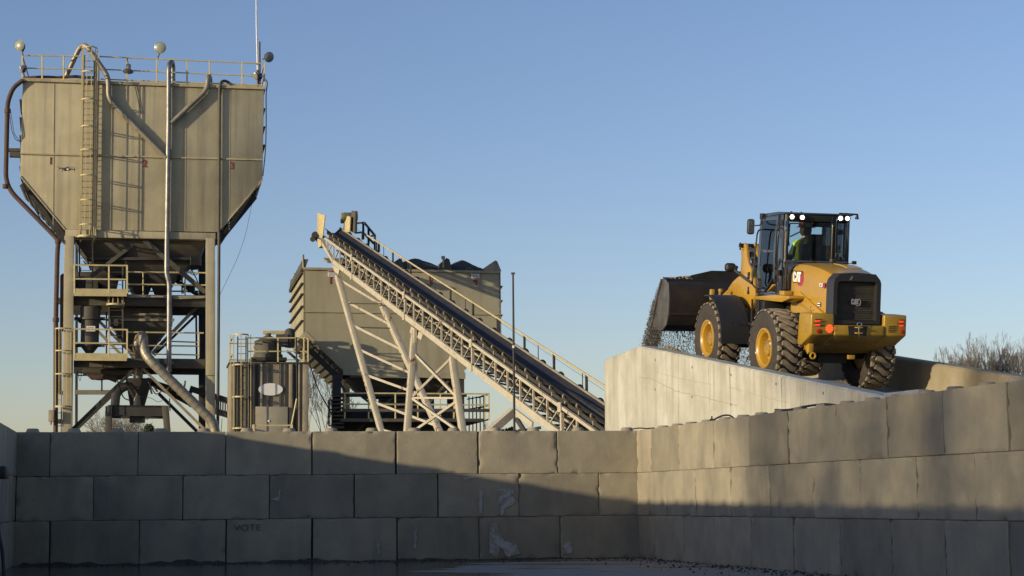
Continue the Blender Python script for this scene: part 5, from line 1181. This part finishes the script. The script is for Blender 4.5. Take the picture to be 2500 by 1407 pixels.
# front fenders
for sg in (1,-1):
    mb=MB(); secs=[]
    for i in range(13):
        a=R(80+i*8.6); x=2.70+.80*math.cos(a)*1.0; z=.655+.80*math.sin(a); rr_=.775
        x2=2.70+rr_*math.cos(a); z2_=.655+rr_*math.sin(a)
        secs.append([V((x,sg*1.17,z)),V((x,sg*.62,z)),V((x2,sg*.62,z2_)),V((x2,sg*1.17,z2_))])
    mb.loft(secs); mb.prism([V((2.70+.80*math.cos(R(80+i*8.6)),sg*.64,.655+.80*math.sin(R(80+i*8.6)))) for i in range(13)]+[V((2.2,sg*.64,1.0))],V((0,-sg*.02,0)))
    f_=B_(mb,'front_fender',M('fender plastic',(.020,.022,.026),.5,var=.1),sharp=50)
    mb=MB()
    for px_ in (715,815): c=hit(*zD(px_,460),0,1.92); mb.lathe(V((1.90,sg*abs(c.y),c.z)),V((-1,0,0)),[(.014,0),(.014,.012),(0,.012)],8)
    B_(mb,'bolt',chrome,f_)
# --- bucket
bo=[(4.88,1.68),(4.72,1.67),(4.53,1.60),(4.48,1.30),(4.50,1.0),(4.60,.80),(4.78,.70),(5.0,.66),(5.30,.70),(5.42,.74)]
W_=1.27
mb=MB(); th_=.03
inn=[(x+.03 if x<4.8 else x,z-.03 if z>1.3 else z+.03) for x,z in bo]
secs=[[V((x,y,z)) for x,z in bo]+[V((x,y,z)) for x,z in reversed(inn)] for y in (W_,0,-W_)]
mb.loft(secs); bk=B_(mb,'bucket',steelw,bev=0,sharp=30)
for sg in (1,-1):
    mb=MB(); mb.prism([V((x,sg*(W_+.001),z)) for x,z in bo]+[V((5.34,sg*(W_+.001),.9)),V((5.12,sg*(W_+.001),1.38))],V((0,-sg*.035,0))); B_(mb,'side_plate',bside,bk,bev=.006)
    mb=MB(); e_=[(4.91,1.66),(5.13,1.36),(5.36,.88),(5.45,.74)]
    for p,q in zip(e_,e_[1:]): mb.bar(V((p[0],sg*W_,p[1])),V((q[0],sg*W_,q[1])),.07,.05)
    B_(mb,'side_cutter',bside,bk,bev=.004)
mb=MB(); mb.prism([V((x,W_,z)) for x,z in ((5.38,.72),(5.58,.76),(5.58,.78),(5.38,.75))],V((0,-2*W_,0))); B_(mb,'cutting_edge',bside,bk)
mb=MB(); mb.prism([V((4.86,y,z)) for y,z in ((.62,1.67),(.70,1.76),(.28,1.86),(-.30,1.86),(-.72,1.76),(-.62,1.67))],V((.02,0,0)))
mb.prism([V((4.88,y,z)) for y,z in ((.62,1.67),(.70,1.76),(.66,1.76),(.58,1.67))],V((.35,0,-.1)))
B_(mb,'spill_guard',steelw,bk)
mb=MB(); mb.prism([V((4.70,y,1.665)) for y in (W_,-W_)]+[V((4.9,y,1.69)) for y in (-W_,W_)],V((0,0,.02))); mb.prism([V((4.78,y,z)) for y,z in ((W_,1.68),(.95,1.735),(.62,1.735),(.62,1.68))],V((.02,0,0)));  mb.prism([V((4.78,y,z)) for y,z in ((-W_,1.68),(-.95,1.735),(-.62,1.735),(-.62,1.68))],V((.02,0,0))); B_(mb,'top_rail',steelw,bk)
for sg in (1,-1):
    mb=xz([(4.55,1.5),(4.3,1.35),(4.3,.85),(4.5,.8)],sg*.46,sg*.44); B_(mb,'bucket_ear',steelw,bk); mb=xz([(4.55,1.5),(4.3,1.35),(4.3,.85),(4.5,.8)],sg*.32,sg*.30); B_(mb,'bucket_ear',steelw,bk)
mb=MB(); mb.bar(V((4.50,W_-.02,1.02)),V((4.50,-W_+.02,1.02)),.03,.05); B_(mb,'wear_bar',steelw,bk)
# gravel leavings on the bucket rim
mb=MB(); rnd=random.Random(4)
for i in range(70):
    y=.72+abs(rnd.gauss(0,.16)); x=4.8+rnd.gauss(0,.03); r=rnd.uniform(.01,.028); mb.lathe(V((x,y if y<1.2 else 1.1,1.69+rnd.uniform(0,.05)*max(0,1-(y-.72)*2))),V((rnd.uniform(-1,1),rnd.uniform(-1,1),1)),[(0,-r),(r,-.3*r),(r*.9,r*.4),(0,r)],6)
rg=M('tan gravel',(.36,.29,.18),.95,col2=(.22,.18,.12),scale=20,bump=.02,bs=20)
o=B_(mb,'spilled_gravel',rg,bk)
# ================= operator
def skin(name,J,E_,mat,par,sub=2,rootj=0):
    me=bpy.data.meshes.new(name); me.from_pydata([V(j[0]) for j in J],[],[]); me.edges.add(len(E_))
    for i,e in enumerate(E_): me.edges[i].vertices=e
    ob=bpy.data.objects.new(name,me); sc.collection.objects.link(ob)
    md=ob.modifiers.new('s','SKIN'); md.use_smooth_shade=True; md2=ob.modifiers.new('u','SUBSURF'); md2.levels=sub; md2.render_levels=sub
    if not me.skin_vertices: 
        bm=bmesh.new(); bm.from_mesh(me); bm.verts.layers.skin.verify(); bm.to_mesh(me); bm.free()
    sv=me.skin_vertices[0].data
    for i,j in enumerate(J):
        r=j[1]; sv[i].radius=r if isinstance(r,tuple) else (r,r); sv[i].use_root=(i==rootj)
    dg=bpy.context.evaluated_depsgraph_get(); m2=bpy.data.meshes.new_from_object(ob.evaluated_get(dg)); bpy.data.objects.remove(ob)
    m2.materials.clear(); m2.materials.append(mat); m2.name=name
    for p in m2.polygons: p.use_smooth=True
    o=bpy.data.objects.new(name,m2); sc.collection.objects.link(o)
    if par: o.parent=par
    return o
hc=hE(1065,368,0,1.08)   # head centre
yc=hc.y; zc_=hc.z-.045
skinm=M('skin',(.42,.24,.16),.6,var=.1); jac=M('dark green jacket',(.045,.06,.035),.85,var=.3); jeans=M('dark trousers',(.03,.035,.05),.9,var=.3)
lime=M('lime safety vest',(.62,.95,.04),.7,var=.1); vor=M('orange trim',(.75,.14,.02),.7,var=0); vgr=M('grey reflective tape',(.22,.22,.24),.5,var=0); hel=M('orange brown hard hat',(.26,.055,.022),.4,var=.1)
sy=yc+.0; zs=zc_-.24
J=[((1.02,sy-.04,1.98+.04),(.13,.10)),((1.03,sy-.02,2.2),(.13,.10)),((1.05,sy,zs),(.15,.09)),((1.06,sy,zs+.09),.055),((1.08,sy,zc_-.06),.065),((1.08,sy,zc_+.02),.098),((1.07,sy,zc_+.10),.075),((1.185,sy,zc_-.015),.016)]
E0=[(0,1),(1,2),(2,3),(3,4),(4,5),(5,6),(5,7)]
for sg in (1,-1):
    b=len(J); sh=(1.05,sy+sg*.185,zs-.02)
    elb=(1.12,sy+sg*.27,zs-.27); wr=(1.36,.02+sg*.20,2.20); 
    J+= [(sh,.06),(elb,.045),(wr,.028),((1.40,.02+sg*.19,2.19),(.035,.02))]
    E0+=[(2,b),(b,b+1),(b+1,b+2),(b+2,b+3)]
    h0=b+3
    for k,(dy,ln) in enumerate(((.03,.045),(.01,.055),(-.01,.05),(-.03,.04))):
        f=len(J); J+= [((1.43,.02+sg*.19+dy,2.215),.009),((1.45,.02+sg*.19+dy,2.19),.008),((1.435,.02+sg*.19+dy,2.165),.007)]
        E0+=[(h0,f),(f,f+1),(f+1,f+2)]
    f=len(J); J+=[((1.40,.02+sg*.15,2.17),.010),((1.43,.02+sg*.14,2.16),.008)]; E0+=[(h0,f),(f,f+1)]
    l=len(J); J+=[((1.05,sy-.04+sg*.09,2.0),.09),((1.42,sy-.03+sg*.14,2.03),.06),((1.48,sy-.03+sg*.14,1.66),.045),((1.58,sy-.03+sg*.14,1.60),.04)]; E0+=[(0,l),(l,l+1),(l+1,l+2),(l+2,l+3)]
op=skin('person',J,E0,skinm,None,2)
op.matrix_world=Matrix.Translation(lo)@Rm.to_4x4()
tag(op,'operator in orange-brown hard hat and lime vest seated in the loader cab, seen from behind','person')
# place origin properly: mesh stays in loader axes
jk=[(j[0],tuple(x*1.16 for x in (j[1] if isinstance(j[1],tuple) else (j[1],j[1])))) for j in J[:4]]; jk[3]=((1.06,sy,zs+.07),(.07,.07)); EJ=[(0,1),(1,2),(2,3)]
for sg in (1,-1):
    b=len(jk); jk+=[((1.05,sy+sg*.185,zs-.02),(.075,.075)),((1.12,sy+sg*.27,zs-.27),(.06,.06)),((1.35,.02+sg*.205,2.20),(.04,.04))]; EJ+=[(2,b),(b,b+1),(b+1,b+2)]
skin('jacket',jk,EJ,jac,op,2)
tj=[((1.02,sy-.04,2.0),(.15,.12))]; ET=[]
for sg in (1,-1):
    b=len(tj); tj+=[((1.1,sy-.04+sg*.09,2.0),(.10,.10)),((1.43,sy-.03+sg*.14,2.03),(.072,.072)),((1.48,sy-.03+sg*.14,1.68),(.055,.055))]; ET+=[(0,b),(b,b+1),(b+1,b+2)]
skin('trousers',tj,ET,jeans,op,2)
mb=MB(); nseg=64; vs=[]; fs=[]; mi=[]
rings=[(2.03,.205,.175),(2.12,.20,.17),(2.25,.20,.165),(2.36,.215,.16),(zs-.02,.245,.15),(zs+.03,.235,.135),(zs+.075,.18,.115),(zs+.10,.10,.095)]
for z,a,b in rings:
    for j in range(nseg): t=2*PI*j/nseg; vs.append(V((1.045+b*math.cos(t),sy+a*math.sin(t),z)))
mb.add(vs,[]); mb.v=vs
for i in range(len(rings)-1):
    for j in range(nseg):
        j2=(j+1)%nseg; y=(vs[i*nseg+j].y+vs[i*nseg+j2].y)/2-sy; ay=abs(y)
        k=2 if .105<ay<.15 else (1 if .085<ay<=.105 or .15<=ay<.17 else 0)
        mb.f.append((i*nseg+j,i*nseg+j2,(i+1)*nseg+j2,(i+1)*nseg+j)); mb.mi.append(k)
B_(mb,'vest',[lime,vor,vgr],op)
mb=MB(); mb.lathe(V((1.065,sy,zc_-.085)),V((0,0,1)),[(.07,0),(.095,.03),(.106,.09),(.104,.15),(0,.16)],20,cap=False)
B_(mb,'hair',M('dark hair',(.03,.02,.015),.8,var=.2),op)
mb=MB(); mb.lathe(V((1.06,sy,zs+.03)),V((0,0,1)),[(.085,0),(.082,.05),(.078,.085)],20,cap=False); B_(mb,'collar',jac,op)
mb=MB(); c=V((1.07,sy,zc_+.055)); mb.lathe(c,V((0,0,1)),[(.165,0),(.168,.008),(.128,.02),(.124,.06),(.11,.105),(.075,.14),(.03,.152),(0,.154)],32); mb.bar(c+V((-.08,0,.13)),c+V((.09,0,.135)),.03,.04); B_(mb,'hard_hat',hel,op)
# ================= gravel falling and lying on the ramp
def pebble(mb,c,r,rnd,st=1.):
    d=V((rnd.uniform(-1,1),rnd.uniform(-1,1),rnd.uniform(-1,1))).normalized() if st==1 else V((rnd.gauss(0,.12),rnd.gauss(0,.12),-1)).normalized()
    a,b=frame(d); k=rnd.uniform(.5,.9)
    mb.add([c+d*r*st,c+a*r*k,c+b*r*k*.9,c-a*r*k*.8,c-b*r*k,c-d*r*st],[(0,1,2),(0,2,3),(0,3,4),(0,4,1),(5,2,1),(5,3,2),(5,4,3),(5,1,4)])
rnd=random.Random(11); mb=MB()
toW=lambda x,y,z: lo+lx*x+ly*y+lz*z
for i in range(42000):
    y=rnd.uniform(-1.2,1.22); t=rnd.random()**1.1
    side=rnd.random()
    x=5.50+rnd.gauss(0,.08+.10*t)+t*.6; z=.98-t*1.9-rnd.uniform(0,.3)+.05*math.sin(y*9)
    if side<.34:  # stream seen past the open side
        y=rnd.uniform(.95,1.27); t=rnd.random()**.9; x=5.08+1.0*t+rnd.gauss(0,.05)+.25*t*rnd.random(); z=1.5-t*1.1-.7*max(0,t-.4)+rnd.gauss(0,.05)
    pebble(mb,toW(x,y,z),rnd.uniform(.003,.008)*(2.2 if rnd.random()<.05 else 1),rnd,rnd.uniform(1.4,3.2))
fg=mb.build('falling_gravel',M('falling stones',(.14,.115,.085),.95,col2=(.05,.045,.04),scale=30,var=.5)); rebase(fg,toW(5.5,0,0)); tag(fg,'curtain of small stones pouring out of the tipped black bucket','gravel','gravel on the ramp',kind='stuff')
# load still in the bucket
mb=MB(); secs=[]
for i in range(25):
    y=1.22-i*2.44/24; q=math.sin(i*1.3)*.02
    secs.append([toW(4.56,y,1.25+q),toW(4.75,y,1.28+q),toW(5.1,y,1.12+q),toW(5.45,y,.86+q*.5),toW(5.5,y,.76),toW(4.8,y,.74),toW(4.56,y,.9)])
mb.loft(secs); bl=mb.build('bucket_load',gravel); rebase(bl,toW(5,0,.8)); tag(bl,'dark gravel lying in the tipped loader bucket','gravel load')
def scatter_heap(c,w_,d_,h,n,seed,name,label,mat):
    rnd=random.Random(seed); mb=MB(); N=30;Rg=8; vs=[];fs=[]
    for i in range(Rg+1):
        for j in range(N):
            a=2*PI*j/N; t=i/Rg; k=1+.12*math.sin(3*a+seed)+.06*rnd.uniform(-1,1)
            vs.append(c+rd*(w_*t*k*math.cos(a))+rr*(d_*t*k*math.sin(a))+V((0,0,h*(1-t**1.4)*(1+rnd.uniform(-.06,.06))-.01)))
    for i in range(Rg):
        for j in range(N): fs.append((i*N+j,i*N+(j+1)%N,(i+1)*N+(j+1)%N,(i+1)*N+j))
    fs.append(tuple(range(N))); mb.add(vs,fs)
    for i in range(n):
        a=rnd.uniform(0,2*PI); t=rnd.random()**.6*1.25; p=c+rd*(w_*t*math.cos(a))+rr*(d_*t*math.sin(a))+V((0,0,max(h*(1-t**1.4),0)+.005)); pebble(mb,p,rnd.uniform(.008,.024),rnd)
    o=mb.build(name,mat,sharp=180 if 0 else 30); rebase(o,c); return tag(o,label,'gravel heap')
q=rp(-.9,.42,-.10); a_=P(1632,846,33.9)
scatter_heap(V((a_.x,a_.y+.15,a_.z-.16)),.62,.26,.17,500,3,'gravel_heap','small tan gravel heap spilled on the top end of the ramp wall below the bucket',rg)
mb=MB(); rnd=random.Random(8)
for i in range(2600):
    t=rnd.uniform(0,12); w_=rnd.uniform(.32,3.95); 
    if rnd.random()<.5: w_=rnd.choice([.36,3.9])+rnd.uniform(0,.35)*(1 if w_<2 else -1)
    pebble(mb,rp(t,w_,-.552),rnd.uniform(.006,.022),rnd)
o=mb.build('loose_gravel',rg); rebase(o,rp(2,2,-.56)); tag(o,'loose tan gravel scattered over the ramp floor around the wheels','gravel',kind='stuff')
# feed hopper beyond the ramp end
fh=rp(-5.6,2.4,0); fh.z=0; hp=thing('feed_hopper','steel feed hopper sunk beyond the top end of the ramp, under the bucket','hopper',fh)
hz_=2.7
def hq(a,b,z): return fh+rd*a+rr*b+V((0,0,z))
for (a0,b0,a1,b1,c0,d0_,c1,d1_) in ((-1.2,-1.6,1.2,-1.6,-.4,-.4,.4,-.4),(-1.2,1.6,1.2,1.6,-.4,.4,.4,.4),(-1.2,-1.6,-1.2,1.6,-.4,-.4,-.4,.4),(1.2,-1.6,1.2,1.6,.4,-.4,.4,.4)):
    mb=MB(); mb.prism([hq(a0,b0,hz_-.4),hq(a1,b1,hz_-.4),hq(c1,d1_,1.0),hq(c0,d0_,1.0)],V((0,0,-.05))); mb.build('hopper_plate',mids,hp)
mb=MB()
for a in (-1.2,1.2):
    for b_ in (-1.5,1.5): mb.bar(hq(a,b_,0),hq(a,b_,hz_-.4),.15,.15)
mb.build('hopper_frame',darks,hp)
# ================= drone
dc=P(163,413,42.); dn=thing('drone','small grey quadcopter drone hovering in front of the tank left of the ladder','drone',dc)
dk=M('drone grey',(.10,.095,.09),.5,var=.1); s=.19
mb=MB(); mb.lathe(dc+V((-.10,.02,0)),V((1,-.1,.0)),[(0,0),(.025,.01),(.042,.05),(.045,.13),(.03,.19),(0,.2)],12,upv=UZ); mb.build('body',dk,dn)
mb=MB(); mb.box(dc+V((.05,-.09,-.03)),.045,.045,.045); mb.build('camera',M('drone white',(.6,.58,.55),.4,var=0),dn,bev=.008)
for (ax,ay) in ((-.155,-.11),(.15,-.13),(-.14,.14),(.155,.12)):
    mb=MB(); e_=dc+V((ax,ay,.012 if ay>0 else -.005)); mb.bar(dc+V((ax*.25,ay*.2,0)),e_,.018,.014); mb.tube([e_-V((0,0,.02)),e_+V((0,0,.028))],.014,8); mb.tube([e_-V((0,0,.02)),e_-V((0,0,.06))],.006,6); arm=mb.build('arm',dk,dn)
    mb=MB(); a=random.uniform(0,3); d=V((math.cos(a),math.sin(a),0)); q=V((-d.y,d.x,0)); r_=e_+V((0,0,.032))
    mb.add([r_-d*.11-q*.008,r_+d*.11-q*.008,r_+d*.11+q*.008,r_-d*.11+q*.008,r_-d*.11-q*.008+V((0,0,.002)),r_+d*.11-q*.008+V((0,0,.002)),r_+d*.11+q*.008+V((0,0,.002)),r_-d*.11+q*.008+V((0,0,.002))],[(0,1,2,3),(7,6,5,4),(0,4,5,1),(1,5,6,2),(2,6,7,3),(3,7,4,0)]); mb.build('rotor',dk,arm)
mb=MB(); mb.box(dc+V((.02,-.05,.035)),.05,.02,.012); mb.build('status_light',redl,dn)
# ================= cables on top of the right wall, left edge gear
def onwall(px,py,v=.3): return FRW.S(px,py,v)
def hose(pts,label,r=.014,v=.3):
    pts=[onwall(*p,v) if len(p)==2 else p for p in pts]; mb=MB(); mb.tube(fil(pts,.25,6),r,7); o=mb.build('cable',black,sharp=80); rebase(o,pts[0]); return tag(o,label,'cable')
hose([(1518,1047),(1545,1048),(1560,1045),(1580,1047),(1597,1045)],'thin black cable lying on the wall top at the wall corner',.010)
hose([(1737,1030),(1748,1022),(1765,1014),(1782,1014),(1795,1024),(1796,1028)],'black cable arching over the lifting stubs in the middle of the right wall',.012)
hose([(1893,1001),(1915,1002),(1940,999),(1962,993),(1990,989),(2020,987),(2042,990)],'black hose running along the top of the right wall below the ramp',.014)
hose([(2270,962),(2300,960),(2330,962),(2385,968)] if 0 else [(2195,972),(2240,968),(2275,961),(2300,961)],'dark blue strap and hose on the wall top where ramp and wall meet',.016)
mb=MB(); a=onwall(1738,1033,.25); mb.box(a+V((0,0,.02)),.05,.05,.07); mb.tube([a,a+V((0,0,.09))],.012,6); o=mb.build('cable_clamp',darks); rebase(o,a); tag(o,'small dark clamp standing on the right wall beside the arching cable','clamp')
mb=MB(); a=onwall(2170,966,.3); b_=onwall(2255,957,.35); mb.bar(a,b_,.12,.05); o=mb.build('timber_plank',M('weathered plank',(.38,.37,.36),.8,col2=(.28,.27,.26),scale=6),bev=.006); rebase(o,a); tag(o,'short weathered pale plank lying on the wall top at the foot of the ramp','plank')
a=P(9,1154,12.); bx=thing('dark_box','small black box hanging at the left edge in front of the left block wall','black box',a)  # plain dark box, its use unknown
mb=MB(); mb.box(a-V((.03,0,0)),.11,.09,.085); mb.build('housing',mblk,bx,bev=.01)
mb=MB(); mb.tube(fil([a-V((.06,0,.03)),P(-6,1230,12),P(-4,1300,12),P(6,1345,12),P(10,1420,12)],.2),.012,7); mb.build('cord',black,bx)
mb=MB(); mb.tube([a-V((.07,0,-.04)),a+V((-.09,0,.6))],.012,6); mb.build('hanger',mblk,bx)
# graffiti scratches
scr=M('scratched lettering',(.40,.38,.34),.95,var=.1); scd=M('dark scratched lettering',(.08,.075,.07),.95,var=.1)
bwall=[o for o in bpy.data.objects if o.name=='block_wall'][0]
def scratch(txt,px,py,h,mat,par,sx=1.15):
    o=FB.S(px,py,-.016); mb=MB(); text_mb(mb,txt,o,FB.e1,UZ,h,.003,sx=sx,bold=-.012); mb.build('scratched_writing',mat,par)
scratch('VOTE',571,1296,.085,scd,bwall,1.18)
# light patches left by peeled tape on blocks
pm=M('pale patch',(.40,.385,.36),.95,col2=(.30,.285,.25),scale=9,rust=(.25,.23,.18),rt_=.5,rs=9)
def patch(pts,par=bwall,F_=FB): 
    rj=random.Random(len(pts)); q=[]
    for (x0,y0),(x1,y1) in zip(pts,pts[1:]+pts[:1]):
        k=max(1,int(math.hypot(x1-x0,y1-y0)/4))
        for i in range(k): q.append((x0+(x1-x0)*i/k+rj.uniform(-1.3,1.3),y0+(y1-y0)*i/k+rj.uniform(-1.3,1.3)))
    pts=[F_.S(x,y,-.0125) for x,y in q]; mb=MB(); mb.prism(pts,-F_.e2*.002); mb.build('pale_patch',pm,par)
for pts in ([(1218,1195),(1253,1192),(1258,1200),(1250,1210),(1258,1222),(1248,1236),(1232,1240),(1226,1262),(1222,1258),(1224,1232),(1215,1225)],[(1170,1200),(1178,1198),(1176,1258),(1170,1258)],
            [(1196,1280),(1212,1278),(1230,1320),(1262,1330),(1270,1352),(1240,1360),(1222,1335),(1215,1362),(1195,1352)],[(1370,1335),(1388,1320),(1398,1330),(1396,1350),(1372,1352)],[(1130,1168),(1150,1165),(1172,1167),(1132,1171)],
            [(660,1217),(680,1213),(682,1196),(684,1196),(682,1224),(664,1221)],[(1013,1280),(1018,1282),(1016,1338),(1010,1338)],[(920,1322),(924,1318),(926,1350),(922,1352)]): patch(pts)
# ================= trees
bark=M('winter bark',(.20,.17,.145),.9,col2=(.15,.125,.105),scale=5)
leafm=M('evergreen needles',(.045,.075,.03),.8,col2=(.025,.045,.02),scale=2)
def bare_tree(base,H,spread,label,seed,depth=6,trunk=.16,n0=3,cat='tree',first=.25,twig=.012,upb=.35):
    rnd=random.Random(seed); t=thing('bare_tree',label,cat,base,group='bare winter trees on the horizon'); mt=MB(); mc=MB()
    def grow(mb,p,d,L,r,k):
        pts=[p]; rs=[r]; 
        for i in range(3):
            d=(d+V((rnd.gauss(0,.13),rnd.gauss(0,.13),rnd.gauss(.03,.08)))).normalized(); p=p+d*L/3; pts.append(p); rs.append(r*(1-.28*(i+1)/3))
        mb.tube(pts,rs,5 if r>.03 else 3,cap=False)
        if k==0: return
        for j in range(rnd.choice([2,3,3]) if k>1 else 3):
            a,b=frame(d); ph=rnd.uniform(0,2*PI); sp=rnd.uniform(.35,.85)*spread
            nd=(d+(a*math.cos(ph)+b*math.sin(ph))*sp+V((0,0,upb*.4))).normalized(); q=pts[-1] if j<2 else pts[rnd.choice([1,2])]
            grow(mc,q,nd,L*rnd.uniform(.62,.85),max(r*.62,twig),k-1)
    grow(mt,base,V((0,0,1)),H*first,trunk,0)
    tp=mt.v[-1]; tp=V((sum(v.x for v in mt.v[-5:])/5,sum(v.y for v in mt.v[-5:])/5,sum(v.z for v in mt.v[-5:])/5))
    for i in range(n0):
        a=2*PI*i/n0+rnd.uniform(-.4,.4); grow(mc,tp,V((math.cos(a)*spread*.55,math.sin(a)*spread*.55,1)).normalized(),H*.26,trunk*.6,depth-1)
    mt.build('trunk',bark,t,sharp=80); mc.build('crown',bark,t,sharp=80); return t
def gnd(px,Y): p=P(px,1230,Y); p.z=0; return p
bare_tree(gnd(2428,140),9.1,.42,'left half of the bare tree pair rising behind the right ramp wall',5,depth=8,trunk=.2,n0=5,twig=.008,first=.5,upb=.7)
bare_tree(gnd(2468,142),9.4,.42,'right one of the bare tree pair behind the ramp, nearest the right edge',15,depth=8,trunk=.2,n0=5,twig=.008,first=.5,upb=.7)
bare_tree(gnd(2330,170),8.1,.4,'faint low bare tree standing apart, left of the bare tree pair behind the ramp',9,depth=7,trunk=.15,n0=4,twig=.008,first=.5)
bare_tree(gnd(286,150),8.2,1.25,'spreading bare tree seen between the legs of the tall tower',21,depth=8,trunk=.2,n0=4,twig=.010,first=.3)
bare_tree(gnd(236,165),7.0,1.2,'small bare bush left of the spreading tree between the tower legs',22,depth=7,trunk=.12,n0=4,twig=.009)
bare_tree(gnd(780,100),7.6,.55,'slender bare sapling between the ribbed silo and the big bin',31,depth=7,trunk=.08,n0=3,twig=.008,first=.22,upb=.9)
for i,(px,h,l) in enumerate(((1172,4.6,'leftmost thin bare sapling under the right end of the bin walkway'),(1192,5.6,'tallest thin bare sapling right of the bin walkway'),(1212,4.8,'thin bare sapling right of the tallest one, left of the small evergreen'),(1238,4.2,'low bare sapling beside the small evergreen under the conveyor'))): bare_tree(gnd(px,105+i*3),h,.5,l,40+i,depth=5,trunk=.05,n0=3,twig=.011,first=.15,upb=.9)
def evergreen(base,H,W_,label,seed):
    rnd=random.Random(seed); t=thing('evergreen_tree',label,'tree',base,group='small evergreens on the horizon'); mb=MB(); mb.tube([base,base+V((0,0,H*.8))],[.14,.05],6); mb.build('trunk',bark,t); mb=MB()
    cl=[(rnd.uniform(-.8,.8)*W_,rnd.uniform(-.6,.6)*W_,H*(.45+.45*rnd.random()),rnd.uniform(.22,.45)*W_) for _ in range(14)]
    for (x,y,z,r) in cl:
        if abs(x)>W_*(1.25-z/H): x*=.5
        for k in range(260):
            d=V((rnd.gauss(0,1),rnd.gauss(0,1),rnd.gauss(0,1))).normalized()*r*rnd.uniform(.4,1.1); c=base+V((x,y,z))+d; a=V((rnd.gauss(0,1),rnd.gauss(0,1),rnd.gauss(0,1))).normalized()*.09; b=a.cross(V((rnd.gauss(0,1),rnd.gauss(0,1),rnd.gauss(0,1)))).normalized()*.05
            mb.add([c-a,c+b,c+a,c-b],[(0,1,2,3)])
    mb.build('crown',leafm,t,sharp=180)
evergreen(gnd(372,130),7.0,1.1,'round dark evergreen between the tower legs, beside the shroud',3)
evergreen(gnd(1252,100),5.2,.9,'small dark evergreen under the belt conveyor',4)
# unseen leafless trees added at left, crowns shaped to half-shade the near bay
d2=V((SUND.x,SUND.y,0)).normalized(); n2=V((-d2.y,d2.x,0)); tl=-SUND.z/math.hypot(SUND.x,SUND.y); back=50.
for i,(s0q,s1q,l) in enumerate(((7.5,99,'dense unseen leafless tree added for its shade, nearest the bay'),(-2.,7.5,'dense unseen leafless tree added for its shade, middle of the three'),(-11.,-2.,'dense unseen leafless tree added for its shade, farthest from the bay'))):
    rnd=random.Random(90+i); sm=(s0q+min(s1q,17))/2; b0=n2*sm-d2*back; b0.z=0
    t=thing('bare_tree',l,'tree',b0,group='unseen leafless trees added for shade'); mb=MB(); zt_=2+(back+15)*tl; mb.tube([b0,V((b0.x,b0.y,zt_*.6)),V((b0.x,b0.y,zt_+2))],[.25,.2,.05],8)
    for k in range(7): a_=rnd.uniform(0,6.28); mb.tube([V((b0.x,b0.y,zt_*.5+k*.5)),V((b0.x,b0.y,zt_*.5+k*.5))+n2*math.cos(a_)*3+d2*math.sin(a_)*1.5+V((0,0,2.2))],[.07,.02],5)
    mb.build('trunk',bark,t); mb=MB(); n_q=0
    while n_q<(10500 if i==0 else 6500):
        z=rnd.uniform(-1.,6.2); edge=min(s1q,20.6,16.9+max(0,z-1.4)*1.9+rnd.gauss(0,.10)); s_=rnd.uniform(s0q,21 if i==0 else s1q)
        if s_>edge or z>5.6+math.sin(s_*1.7)*.5: continue
        n_q+=1; p=n2*s_-d2*(back+rnd.uniform(-3,3)); p.z=z+(back+15)*tl
        dd=V((rnd.gauss(0,1),rnd.gauss(0,1),rnd.gauss(.5,1))).normalized()*rnd.uniform(.22,.4)
        mb.add([p-dd*.5,p+dd*.5,p+dd*.5+V((.035,.0,.045)),p-dd*.5+V((.0,.042,.045))],[(0,1,2,3)])
    mb.build('crown',bark,t)
mb=MB(); rnd=random.Random(12)
for i in range(900):
    if rnd.random()<.5: p=Lc+FB.e1*rnd.uniform(.3,Lb)-FB.e2*abs(rnd.gauss(.1,.5))
    else: p=Rc+FRW.e1*rnd.uniform(.1,9)-FRW.e2*abs(rnd.gauss(.08,.45))
    pebble(mb,p+V((0,0,.008)),rnd.choice([rnd.uniform(.006,.014),rnd.uniform(.01,.03)]),rnd)
o=mb.build('loose_stones',gravel); rebase(o,Rc-FB.e1*2); tag(o,'loose stones scattered on the wet floor along the wall feet','gravel',kind='stuff')
